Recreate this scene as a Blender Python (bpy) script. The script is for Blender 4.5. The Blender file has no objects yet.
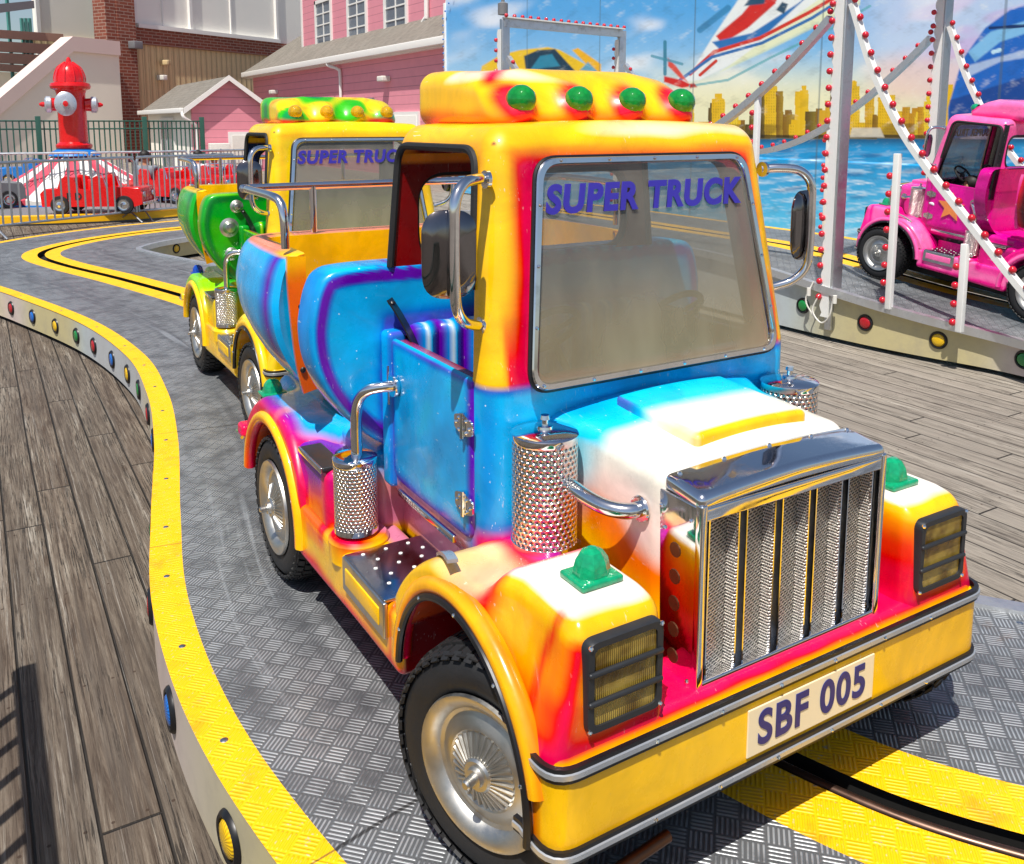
import bpy, bmesh, math, random
import numpy as np
from mathutils import Vector, Matrix
random.seed(7); rng=np.random.default_rng(7)
SC=bpy.context.scene; COL=SC.collection
R=math.radians
# ------------------------------------------------------------------ colour helpers
def s2l(v): return v/12.92 if v<=.04045 else ((v+.055)/1.055)**2.4
def hx(h):
    h=h.lstrip('#'); return np.array([s2l(int(h[i:i+2],16)/255) for i in (0,2,4)])
def mix(a,b,t):
    t=np.clip(np.asarray(t,float),0,1)[...,None]; return a*(1-t)+b*t
def ss(e0,e1,x):
    t=np.clip((x-e0)/(e1-e0),0,1); return t*t*(3-2*t)
def nz(p,f=1.,s=0.):
    x,y,z=p[...,0]*f+s,p[...,1]*f-s*1.3,p[...,2]*f+s*.7
    return (np.sin(3.1*x+1.7*np.sin(2.3*y+z))+np.sin(2.7*y+1.3*np.sin(3.7*z+x*1.1)+s)+np.sin(3.3*z+1.9*np.sin(1.9*x+2.1*y)))/3
# ------------------------------------------------------------------ node helpers
class NT:
    def __init__(s,name):
        s.m=bpy.data.materials.new(name); s.m.use_nodes=True; s.t=s.m.node_tree; s.n=s.t.nodes; s.l=s.t.links
        s.b=s.n['Principled BSDF']; s.out=s.n['Material Output']
    def new(s,t,**k):
        n=s.n.new(t)
        for a,v in k.items(): setattr(n,a,v)
        return n
    def put(s,inp,v):
        if hasattr(v,'links') or isinstance(v,bpy.types.NodeSocket): s.l.new(v,inp)
        elif isinstance(v,(tuple,list,np.ndarray)):
            v=[float(q) for q in v]
            inp.default_value=v+[1.] if len(v)==3 and len(inp.default_value)==4 else v
        else: inp.default_value=v
    def math(s,op,a,b=0.,c=None,clamp=False):
        n=s.new('ShaderNodeMath',operation=op,use_clamp=clamp); s.put(n.inputs[0],a); s.put(n.inputs[1],b)
        if c is not None: s.put(n.inputs[2],c)
        return n.outputs[0]
    def mixc(s,f,a,b,mode='MIX'):
        n=s.new('ShaderNodeMix',data_type='RGBA',blend_type=mode); s.put(n.inputs[0],f); s.put(n.inputs[6],a); s.put(n.inputs[7],b); return n.outputs[2]
    def noise(s,vec=None,scale=5.,detail=3.,rough=.5,dist=0.):
        n=s.new('ShaderNodeTexNoise'); s.put(n.inputs['Scale'],scale); s.put(n.inputs['Detail'],detail); s.put(n.inputs['Roughness'],rough); s.put(n.inputs['Distortion'],dist)
        if vec is not None: s.l.new(vec,n.inputs['Vector'])
        return n.outputs['Fac']
    def ramp(s,f,stops):
        n=s.new('ShaderNodeValToRGB'); s.put(n.inputs[0],f); e=n.color_ramp.elements
        while len(e)<len(stops): e.new(.5)
        for q,(p,c) in zip(e,stops):
            q.position=p; c=(c,c,c) if isinstance(c,(int,float)) else c; q.color=(*[float(v) for v in c],1)
        return n.outputs[0]
    def mapr(s,f,a,b,c=0.,d=1.,smooth=True):
        n=s.new('ShaderNodeMapRange',interpolation_type='SMOOTHSTEP' if smooth else 'LINEAR'); 
        for i,v in enumerate((f,a,b,c,d)): s.put(n.inputs[i],v)
        return n.outputs[0]
    def obj(s): return s.new('ShaderNodeTexCoord').outputs['Object']
    def geo(s): return s.new('ShaderNodeNewGeometry').outputs['Position']
    def uv(s): return s.new('ShaderNodeTexCoord').outputs['UV']
    def sep(s,v):
        n=s.new('ShaderNodeSeparateXYZ'); s.l.new(v,n.inputs[0]); return n.outputs
    def comb(s,x,y,z=0.):
        n=s.new('ShaderNodeCombineXYZ'); s.put(n.inputs[0],x); s.put(n.inputs[1],y); s.put(n.inputs[2],z); return n.outputs[0]
    def scale(s,v,sc):
        n=s.new('ShaderNodeMapping'); s.l.new(v,n.inputs[0]); n.inputs['Scale'].default_value=sc; return n.outputs[0]
    def attr(s,name='Col'):
        n=s.new('ShaderNodeAttribute'); n.attribute_name=name; return n.outputs['Color']
    def bump(s,h,strength=.3,dist=.01):
        n=s.new('ShaderNodeBump'); s.put(n.inputs['Strength'],strength); s.put(n.inputs['Distance'],dist); s.l.new(h,n.inputs['Height']); s.l.new(n.outputs[0],s.b.inputs['Normal']); return n
    def set(s,**k):
        nm=dict(base='Base Color',rough='Roughness',metal='Metallic',coat='Coat Weight',coatr='Coat Roughness',trans='Transmission Weight',ior='IOR',alpha='Alpha',spec='Specular IOR Level',emit='Emission Color',emits='Emission Strength')
        for a,v in k.items(): s.put(s.b.inputs[nm[a]],v)
        return s
MATS={}
def simple(name,col,rough=.5,metal=0.,coat=0.,var=.12,bump=0.,nscale=12.,spec=.5):
    t=NT(name); col=hx(col) if isinstance(col,str) else np.array(col)
    f=t.noise(t.obj(),nscale,4,.6)
    c=t.mixc(f,col*(1-var),np.clip(col*(1+var),0,1))
    t.set(base=c,metal=metal,coat=coat,coatr=.05,spec=spec); t.set(rough=t.mapr(f,.3,.7,max(rough-.06,.02),min(rough+.08,1)))
    if bump: t.bump(t.noise(t.obj(),nscale*6,3),bump,.004)
    MATS[name]=t.m; return t.m
# glossy airbrushed fibreglass: colour from the mesh attribute, white paint spatter, fine dirt
def mk_paint():
    t=NT('airbrushed_fibreglass'); c=t.attr(); o=t.obj()
    v=t.new('ShaderNodeTexVoronoi'); t.put(v.inputs['Scale'],22.); t.l.new(o,v.inputs['Vector'])
    vs=t.sep(v.outputs['Color'])
    rad=t.mapr(vs[0],.80,1.,0.,.10,False)
    dot=t.math('LESS_THAN',v.outputs['Distance'],rad)
    v2=t.new('ShaderNodeTexVoronoi'); t.put(v2.inputs['Scale'],70.); t.l.new(o,v2.inputs['Vector']); dot2=t.math('LESS_THAN',v2.outputs['Distance'],t.mapr(t.sep(v2.outputs['Color'])[0],.86,1.,0.,.16,False)); dot=t.math('MAXIMUM',dot,dot2)
    cs=t.new('ShaderNodeSeparateColor'); t.l.new(c,cs.inputs[0])
    isblue=t.mapr(t.math('SUBTRACT',cs.outputs[2],cs.outputs[0]),.12,.4)
    c=t.mixc(t.math('MULTIPLY',t.math('MULTIPLY',dot,isblue),.75),c,(.85,.93,1.))
    n=t.noise(o,9.,5,.62); c=t.mixc(t.mapr(n,.45,.75,0.,.05),c,t.mixc(.6,c,(.55,.52,.5)),'MIX')
    g=t.noise(t.scale(o,(30,30,18)),3.,6,.75); chip=t.math('GREATER_THAN',g,.735)
    c=t.mixc(t.math('MULTIPLY',chip,.6),c,(.42,.36,.30))
    sc_=t.noise(t.scale(o,(240,14,60)),1.,2,.5,.3); sm=t.noise(o,3.5,4,.6); c=t.mixc(t.math('MULTIPLY',t.math('MULTIPLY',t.math('GREATER_THAN',sc_,.70),t.mapr(sm,.45,.6)),.5),c,(.85,.85,.82))
    hv=t.new('ShaderNodeHueSaturation'); t.put(hv.inputs['Saturation'],1.12); t.put(hv.inputs['Value'],t.mapr(t.noise(o,5.,5,.65,.8),.32,.70,.78,1.08)); t.l.new(c,hv.inputs['Color']); c=hv.outputs[0]
    t.set(base=c,coat=.4,coatr=.06,spec=.4); t.set(rough=t.mapr(t.noise(o,7.,6,.7),.3,.7,.16,.46))
    t.bump(t.noise(o,26.,2,.5),.03,.01); MATS['paint']=t.m
mk_paint()
def mk_chrome(name='chrome',base=(.78,.78,.8),r0=.04,r1=.16,b=.04):
    t=NT(name); o=t.obj(); n=t.noise(o,14.,5,.7)
    t.set(base=t.mixc(t.mapr(n,.5,.75),base,np.array(base)*.78),metal=1.); t.set(rough=t.mapr(n,.35,.75,r0,r1)); t.bump(t.noise(o,9.,2),b,.01); MATS[name]=t.m
mk_chrome(); mk_chrome('steel',(.52,.54,.56),.28,.45,.1); mk_chrome('rim_metal',(.56,.55,.52),.34,.55,.08)
mk_chrome('cable_grey',(.74,.75,.76),.45,.6,.1); mk_chrome('galvanised',(.55,.57,.59),.38,.6,.15)
def mk_perf(name,nu,nv,hole=.30,pitchbump=.9,mesh=False):
    t=NT(name); u=t.sep(t.uv()); y=t.math('MULTIPLY',u[1],nv); row=t.math('FLOOR',y)
    odd=t.math('MODULO',row,2.); x=t.math('ADD',t.math('MULTIPLY',u[0],nu),t.math('MULTIPLY',odd,.5))
    fx=t.math('SUBTRACT',t.math('FRACT',x),.5); fy=t.math('SUBTRACT',t.math('FRACT',y),.5)
    if mesh:
        fy=t.math('MULTIPLY',fy,1.1); fx=t.math('MULTIPLY',fx,.75)
    d=t.math('SQRT',t.math('ADD',t.math('MULTIPLY',fx,fx),t.math('MULTIPLY',fy,fy)))
    m=t.mapr(d,hole-.06,hole+.04)
    t.set(base=t.mixc(m,(.03,.027,.025),(.82,.78,.72)),metal=m,rough=.30 if mesh else .2)
    t.bump(t.mapr(d,.15,.5,0.,1.),pitchbump,.004); MATS[name]=t.m
mk_perf('perforated_chrome',32,19,.22); mk_perf('expanded_mesh',5,50,.34,1.0,True)
simple('rubber','#1b1b1d',.62,var=.25,bump=.15,nscale=20); simple('black_plastic','#26282c',.42,var=.15)
simple('black_trim','#17171a',.35,var=.2); simple('white_paint','#e6e6e2',.4,var=.05,coat=.2)
simple('dark_underside','#141312',.7); simple('silver_strip','#b9bcc0',.28,metal=.6)
simple('purple_decal','#362c9c',.4,var=.06); simple('navy_ink','#0b1e6e',.4,var=.05); simple('plate_cream','#f0dcb4',.4,var=.04)
simple('guide_pipe','#5a463c',.35,metal=.8,var=.3)
simple('rod_copper','#7a5238',.35,metal=.8,var=.3)
simple('seat_vinyl','#5b2a86',.4)
simple('skin','#c58f6d',.55,var=.05); simple('dark_hair','#1a1411',.6); simple('shirt_white','#d9dbe0',.8); simple('shirt_grey','#6d747d',.8); simple('shirt_blue','#34557f',.8)
def mk_gem(name,col,tr=.55):
    t=NT(name); col=hx(col); o=t.obj()
    v=t.new('ShaderNodeTexVoronoi'); t.put(v.inputs['Scale'],90.); t.l.new(o,v.inputs['Vector'])
    t.set(base=t.mixc(v.outputs['Distance'],np.clip(col*1.2,0,1),col*.75),rough=.08,trans=tr,ior=1.45,coat=.6); t.bump(v.outputs['Distance'],.25,.004); MATS[name]=t.m
mk_gem('green_plastic','#0c9a3c',.3); mk_gem('teal_plastic','#10b47c',.35); mk_gem('amber_plastic','#f0b400',.35); mk_gem('blue_plastic','#1450c8',.3)
for nm,h in (('red','#b01420'),('blue','#1468c0'),('yellow','#e6b80c'),('green','#12803a')):
    t=NT('reflector_'+nm); uvv=t.sep(t.obj()); a=t.math('ARCTAN2',uvv[2],uvv[0]); w=t.math('SINE',t.math('MULTIPLY',a,24.))
    t.set(base=t.mixc(t.mapr(w,-1.,1.),hx(h)*.75,np.clip(hx(h)*1.15,0,1)),rough=.22,coat=.5); t.bump(w,.25,.002); MATS['reflector_'+nm]=t.m
simple('bulb_red','#c4122a',.2,coat=.5,var=.1)
t=NT('headlight_lens'); u=t.sep(t.obj()); w=t.math('SINE',t.math('MULTIPLY',u[0],1500.)); n=t.noise(t.obj(),16.,2)
t.set(base=t.mixc(t.mapr(n,.35,.65),hx('#8a661a'),hx('#ecc85a')),rough=.12,metal=.2,coat=.8); t.bump(w,.9,.003); MATS['headlight_lens']=t.m
# hazy scratched windscreen
t=NT('hazy_perspex'); o=t.obj(); n=t.noise(t.scale(o,(3.5,3,1.8)),2.,3,.5)
tr=t.new('ShaderNodeBsdfTransparent'); tr.inputs[0].default_value=(.80,.80,.78,1)
lowd=t.mapr(t.sep(o)[2],.08,-.20); t.set(base=t.mixc(lowd,t.mixc(n,hx('#7a756d'),hx('#959085')),t.mixc(n,hx('#97886a'),hx('#ab9e82'))),rough=.07,coat=.4,spec=.7)
mx=t.new('ShaderNodeMixShader'); t.put(mx.inputs[0],t.math('ADD',t.mapr(n,.3,.75,.36,.52),t.math('MULTIPLY',lowd,.10))); t.l.new(tr.outputs[0],mx.inputs[1]); t.l.new(t.b.outputs[0],mx.inputs[2]); t.l.new(mx.outputs[0],t.out.inputs[0])
MATS['hazy_perspex']=t.m
# ------------------------------------------------------------------ mesh builder
class MB:
    def __init__(s): s.v=[];s.f=[];s.uv={};s.n=0
    def add(s,v,f,uv=None):
        v=np.asarray(v,float).reshape(-1,3); o=s.n; s.v.append(v); k=len(s.f)
        s.f+= [tuple(int(i)+o for i in q) for q in f]
        if uv is not None:
            for i,q in enumerate(uv): s.uv[k+i]=q
        s.n+=len(v); return s
    def xf(s,M):
        s.v=[(np.c_[v,np.ones(len(v))]@np.array(M).T)[:,:3] for v in s.v]; return s
    def join(s,o):
        for_v=np.vstack(o.v); k=len(s.f); off=s.n; s.v.append(for_v); s.f+=[tuple(i+off for i in q) for q in o.f]; s.n+=len(for_v)
        for i,q in o.uv.items(): s.uv[k+i]=q
        return s
    def verts(s): return np.vstack(s.v)
    def warp(s,fn): s.v=[fn(s.verts())]; return s
    def mesh(s,name,mat=None,smooth=True,col=None,angle=40):
        me=bpy.data.meshes.new(name); v=s.verts(); me.from_pydata(v.tolist(),[],s.f)
        if s.uv:
            L=me.uv_layers.new(name='UVMap'); 
            for p in me.polygons:
                q=s.uv.get(p.index)
                if q is not None:
                    for li,c in zip(p.loop_indices,q): L.data[li].uv=c
        finish(me,mat,smooth,col,angle); return me
def finish(me,mat,smooth,col,angle=40):
    if mat is not None:
        for m in (mat if isinstance(mat,(list,tuple)) else [mat]): me.materials.append(MATS[m] if isinstance(m,str) else m)
    if smooth: 
        me.polygons.foreach_set('use_smooth',[True]*len(me.polygons)); me.set_sharp_from_angle(angle=R(angle))
    if col is not None: colour(me,col)
    me.update()
def colour(me,fn):
    n=len(me.vertices); co=np.empty(n*3); me.vertices.foreach_get('co',co); no=np.empty(n*3); me.vertices.foreach_get('normal',no)
    c=fn(co.reshape(-1,3),no.reshape(-1,3)) if callable(fn) else np.tile(fn,(n,1))
    a=me.color_attributes.get('Col') or me.color_attributes.new('Col','FLOAT_COLOR','POINT')
    a.data.foreach_set('color',np.c_[np.clip(c,0,1),np.ones(n)].ravel())
def link(name,me,parent=None,loc=None,rot=None):
    o=bpy.data.objects.new(name,me); COL.objects.link(o)
    if parent is not None: o.parent=parent
    if loc is not None: o.location=loc
    if rot is not None: o.rotation_euler=rot
    return o
def ob(name,mb,mat,parent=None,smooth=True,col=None,loc=None,rot=None,angle=40):
    return link(name,mb.mesh(name,mat,smooth,col,angle),parent,loc,rot)
def thing(name,label,cat,loc=(0,0,0),rot=(0,0,0),group=None):
    o=link(name,None,None,loc,rot); return tag(o,label,cat,group)
def tag(o,label=None,cat=None,group=None,kind=None):
    if label:o['label']=label
    if cat:o['category']=cat
    if group:o['group']=group
    if kind:o['kind']=kind
    return o
def copy_tree(o,parent=None):
    c=o.copy(); COL.objects.link(c); c.parent=parent
    for ch in list(o.children): copy_tree(ch,c)
    return c
# ------------------------------------------------------------------ shapes
def box(mb,x0,x1,y0,y1,z0,z1,b=0.):
    if b<=0:
        v=[(x,y,z) for z in (z0,z1) for y in (y0,y1) for x in (x0,x1)]
        return mb.add(v,[(0,2,3,1),(4,5,7,6),(0,1,5,4),(2,6,7,3),(0,4,6,2),(1,3,7,5)])
    v,f=rbox_geo((x1-x0,y1-y0,z1-z0),b,1e9,2); return mb.add(v+np.array([(x0+x1)/2,(y0+y1)/2,(z0+z1)/2]),f)
def rbox_geo(S,r,h,nr=3):
    r=min(r,min(S)*.499); key={};V=[];F=[]
    ax=[]
    for s in S:
        a=[-s/2+ (r - r*math.tan(R(45)*(1-i/nr))) for i in range(nr)]  # corner zone
        n=max(1,int(math.ceil((s-2*r)/h))); m=[-s/2+r+(s-2*r)*i/n for i in range(n+1)]
        ax.append(np.array(a+m+[-q for q in a[::-1]]))
    hs=np.array(S)/2
    for d in range(3):
        e,g=(d+1)%3,(d+2)%3
        for sg in (-1,1):
            A,Bq=ax[e],ax[g]; G=np.zeros((len(A),len(Bq),3)); G[...,d]=sg*hs[d]; G[...,e]=A[:,None]; G[...,g]=Bq[None,:]
            inner=np.clip(G,-(hs-r),hs-r); D=G-inner; L=np.linalg.norm(D,axis=-1,keepdims=True); L[L==0]=1
            Pp=inner+D/L*r; idx=np.empty(G.shape[:2],int)
            for i in range(len(A)):
                for j in range(len(Bq)):
                    k=tuple(np.round(Pp[i,j],6))
                    if k not in key: key[k]=len(V); V.append(Pp[i,j])
                    idx[i,j]=key[k]
            for i in range(len(A)-1):
                for j in range(len(Bq)-1):
                    q=[idx[i,j],idx[i+1,j],idx[i+1,j+1],idx[i,j+1]]
                    if sg<0:q=q[::-1]
                    q2=[]; [q2.append(t) for t in q if t not in q2]
                    if len(q2)>2:F.append(tuple(q2))
    return np.array(V),F
def rbox(x0,x1,y0,y1,z0,z1,r=.02,h=.03,nr=3):
    mb=MB(); v,f=rbox_geo((x1-x0,y1-y0,z1-z0),r,h,nr); return mb.add(v+np.array([(x0+x1)/2,(y0+y1)/2,(z0+z1)/2]),f)
def catmull(P,n=8,closed=False):
    P=np.asarray(P,float)
    Q=np.vstack([P[-1],P,P[0],P[1]]) if closed else np.vstack([2*P[0]-P[1],P,2*P[-1]-P[-2]])
    o=[]
    for i in range(1,len(Q)-2):
        a,b,c,d=Q[i-1:i+3]
        for t in np.linspace(0,1,n,endpoint=False): o.append(.5*((2*b)+(-a+c)*t+(2*a-5*b+4*c-d)*t*t+(-a+3*b-3*c+d)*t**3))
    if not closed:o.append(P[-1])
    return np.array(o)
def frames(P,closed=False):
    T=np.roll(P,-1,0)-np.roll(P,1,0) if closed else np.gradient(P,axis=0)
    T/=np.linalg.norm(T,axis=1)[:,None]+1e-12; u=np.array([0,0,1.]) if abs(T[0][2])<.9 else np.array([1.,0,0]); N=[]
    for t in T:
        u=u-t*(u@t); u/=np.linalg.norm(u)+1e-12; N.append(u.copy())
    N=np.array(N); return T,N,np.cross(T,N)
def sweep(mb,P,prof,closed=False,caps=True,up=None):
    P=np.asarray(P,float); T,N,Bn=frames(P,closed)
    if up is not None:
        Bn=np.cross(T,np.array(up,float)); Bn/=np.linalg.norm(Bn,axis=1)[:,None]+1e-12; N=np.cross(Bn,T)
    prof=np.asarray(prof,float); m=len(prof); n=len(P)
    V=(P[:,None]+N[:,None]*prof[None,:,1:2]+Bn[:,None]*prof[None,:,0:1]).reshape(-1,3); F=[]
    for i in range(n if closed else n-1):
        for j in range(m):
            a=i*m+j;b=i*m+(j+1)%m;c=((i+1)%n)*m+(j+1)%m;d=((i+1)%n)*m+j; F.append((a,b,c,d))
    if caps and not closed: F+= [tuple(range(m))[::-1],tuple(range((n-1)*m,n*m))]
    return mb.add(V,F)
def circ(r,n=10): return [(r*math.cos(2*math.pi*i/n),r*math.sin(2*math.pi*i/n)) for i in range(n)]
def tube(mb,P,r,n=10,closed=False): return sweep(mb,P,circ(r,n),closed)
def smoothtube(mb,P,r,n=10,k=6): return tube(mb,catmull(P,k),r,n)
def lathe(mb,prof,n=32,axis='z',c=(0,0,0),uvs=False):
    # prof: list of (radius, height)
    V=[];F=[];U=[];m=len(prof)
    for i in range(n):
        a=2*math.pi*i/n
        for r_,h_ in prof: V.append((r_*math.cos(a),r_*math.sin(a),h_))
    V=np.array(V)
    if axis=='x': V=V[:,[2,0,1]]
    if axis=='y': V=V[:,[1,2,0]]
    for i in range(n):
        j=(i+1)%n
        for k in range(m-1):
            F.append((i*m+k,j*m+k,j*m+k+1,i*m+k+1)); U.append(((i/n,k/(m-1)),((i+1)/n,k/(m-1)),((i+1)/n,(k+1)/(m-1)),(i/n,(k+1)/(m-1))))
    return mb.add(V+np.array(c),F,U if uvs else None)
def ball(mb,c,r,n=10,sq=(1,1,1)):
    V=[];F=[]
    for i in range(n//2+1):
        ph=math.pi*i/(n//2)
        for j in range(n):
            a=2*math.pi*j/n; V.append((c[0]+r*sq[0]*math.sin(ph)*math.cos(a),c[1]+r*sq[1]*math.sin(ph)*math.sin(a),c[2]+r*sq[2]*math.cos(ph)))
    for i in range(n//2):
        for j in range(n): F.append((i*n+j,(i+1)*n+j,(i+1)*n+(j+1)%n,i*n+(j+1)%n))
    return mb.add(V,F)
def rrect(w,h,r,n=5,top=None):
    # rounded rectangle / trapezoid outline, centre 0; top = half width at the top
    t=w/2 if top is None else top; pts=[]
    C=[(w/2,-h/2),(t,h/2),(-t,h/2),(-w/2,-h/2)]
    for i,c in enumerate(C):
        p=np.array(C[i-1]);q=np.array(C[(i+1)%4]);c=np.array(c); a=(p-c)/np.linalg.norm(p-c);b=(q-c)/np.linalg.norm(q-c)
        for k in range(n+1):
            s=k/n; pts.append((1-s)**2*(c+a*r)+2*s*(1-s)*c+s*s*(c+b*r))
    return np.array(pts)
def roundpoly(C,r,n=5):
    pts=[];C=[np.array(c,float) for c in C];N=len(C); rr=r if isinstance(r,(list,tuple)) else [r]*N
    for i,c in enumerate(C):
        p=C[i-1];q=C[(i+1)%N]; a=(p-c);b=(q-c);la=np.linalg.norm(a);lb=np.linalg.norm(b);a/=la;b/=lb; k=min(rr[i],la*.48,lb*.48)
        for j in range(n+1):
            s=j/n; pts.append((1-s)**2*(c+a*k)+2*s*(1-s)*c+s*s*(c+b*k))
    return np.array(pts)
def resample(P,h,closed=True):
    P=np.asarray(P,float); Q=np.vstack([P,P[:1]]) if closed else P
    d=np.r_[0,np.cumsum(np.linalg.norm(np.diff(Q,axis=0),axis=1))]; n=max(3,int(d[-1]/h)); s=np.linspace(0,d[-1],n+1)
    o=np.c_[[np.interp(s,d,Q[:,k]) for k in range(Q.shape[1])]].T
    return o[:-1] if closed else o
def prism(mb,outline,a0,a1,axis='x'):
    # outline in the two other axes (x: y,z / y: x,z / z: x,y)
    O=np.asarray(outline,float); n=len(O)
    def put(a):
        if axis=='x': return np.c_[np.full(n,a),O]
        if axis=='y': return np.c_[O[:,0],np.full(n,a),O[:,1]]
        return np.c_[O,np.full(n,a)]
    F=[tuple(range(n)),tuple(range(2*n-1,n-1,-1))]+[(i,n+i,n+(i+1)%n,(i+1)%n) for i in range(n)]
    return mb.add(np.vstack([put(a0),put(a1)]),F)
def pad(outline,xs,depth,bulge,side=-1,rings=14,edge=.03,h=.02,cen=None):
    # puffed panel facing x=side, outline in (y,z); wall of 'depth' goes back inward
    O=resample(outline,h); c=np.mean(O,0) if cen is None else np.array(cen); n=len(O); V=[];F=[];mb=MB()
    md=np.mean(np.linalg.norm(O-c,axis=1))
    S=list(1-np.array([0,.12,.3,.6,1.])*edge/md)+list(np.linspace(1-edge/md,0.02,rings)[1:])
    V.append(np.c_[np.full(n,xs-side*depth),O])
    for s in S:
        t=min(1,(1-s)*md/edge); rise=math.sqrt(max(0,1-(1-t)**2))
        V.append(np.c_[np.full(n,xs+side*(-edge*.7*(1-rise)+bulge*(1-s**2))),c+(O-c)*s])
    m=len(V);V.append(np.array([[xs+side*bulge,*c]]))
    for k in range(m-1):
        for i in range(n): 
            q=(k*n+i,k*n+(i+1)%n,(k+1)*n+(i+1)%n,(k+1)*n+i); F.append(q if side>0 else q[::-1])
    for i in range(n):
        q=((m-1)*n+i,(m-1)*n+(i+1)%n,m*n); F.append(q if side>0 else q[::-1])
    return mb.add(np.vstack(V),F)
def boolean(me,cutters,name='cut'):
    o=bpy.data.objects.new('tmp',me); COL.objects.link(o); tmp=[]
    for c in cutters:
        cm=bpy.data.meshes.new('c'); cm.from_pydata(c.verts().tolist(),[],c.f)
        bm=bmesh.new(); bm.from_mesh(cm); bmesh.ops.recalc_face_normals(bm,faces=bm.faces); bm.to_mesh(cm); bm.free()
        co=bpy.data.objects.new('c',cm); COL.objects.link(co); tmp.append(co)
        m=o.modifiers.new('b','BOOLEAN'); m.object=co; m.operation='DIFFERENCE'; m.solver='EXACT'
    dg=bpy.context.evaluated_depsgraph_get(); dg.update(); r=bpy.data.meshes.new_from_object(o.evaluated_get(dg)); r.name=name
    for q in tmp+[o]: bpy.data.objects.remove(q,do_unlink=True)
    return r
def cutobj(name,mb,cutters,mat,parent,col,angle=35):
    me=bpy.data.meshes.new(name); me.from_pydata(mb.verts().tolist(),[],mb.f); me.update()
    bm=bmesh.new(); bm.from_mesh(me); bmesh.ops.recalc_face_normals(bm,faces=bm.faces); bm.to_mesh(me); bm.free()
    r=boolean(me,cutters,name); r.materials.clear(); finish(r,mat,True,col,angle); return link(name,r,parent)
def text_mesh(s,size,shear=0.,offset=0.,extrude=.001,space=1.,xs=1.):
    c=bpy.data.curves.new('t','FONT'); c.body=s; c.size=size; c.shear=shear; c.offset=offset; c.extrude=extrude; c.align_x='CENTER'; c.align_y='CENTER'; c.space_character=space
    o=bpy.data.objects.new('t',c); COL.objects.link(o); dg=bpy.context.evaluated_depsgraph_get(); dg.update()
    me=bpy.data.meshes.new_from_object(o.evaluated_get(dg)); bpy.data.objects.remove(o,do_unlink=True)
    me.transform(Matrix.Diagonal((xs,1,1,1))); return me
def split_words(me):
    xs=sorted(v.co.x for v in me.vertices); g=max(range(len(xs)-1),key=lambda i:xs[i+1]-xs[i]); cut=(xs[g]+xs[g+1])/2; out=[]
    for sgn in (-1,1):
        m=me.copy(); bm=bmesh.new(); bm.from_mesh(m); bmesh.ops.delete(bm,geom=[v for v in bm.verts if (v.co.x-cut)*sgn<0],context='VERTS'); bm.to_mesh(m); bm.free(); out.append(m)
    return out
def grid_sheet(fn,us,vs,uv=True):
    mb=MB(); V=[fn(u,v) for v in vs for u in us]; n=len(us); F=[];U=[]
    for j in range(len(vs)-1):
        for i in range(n-1):
            F.append((j*n+i,j*n+i+1,(j+1)*n+i+1,(j+1)*n+i)); U.append(((us[i],vs[j]),(us[i+1],vs[j]),(us[i+1],vs[j+1]),(us[i],vs[j+1])))
    return mb.add(V,F,U if uv else None)
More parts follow.
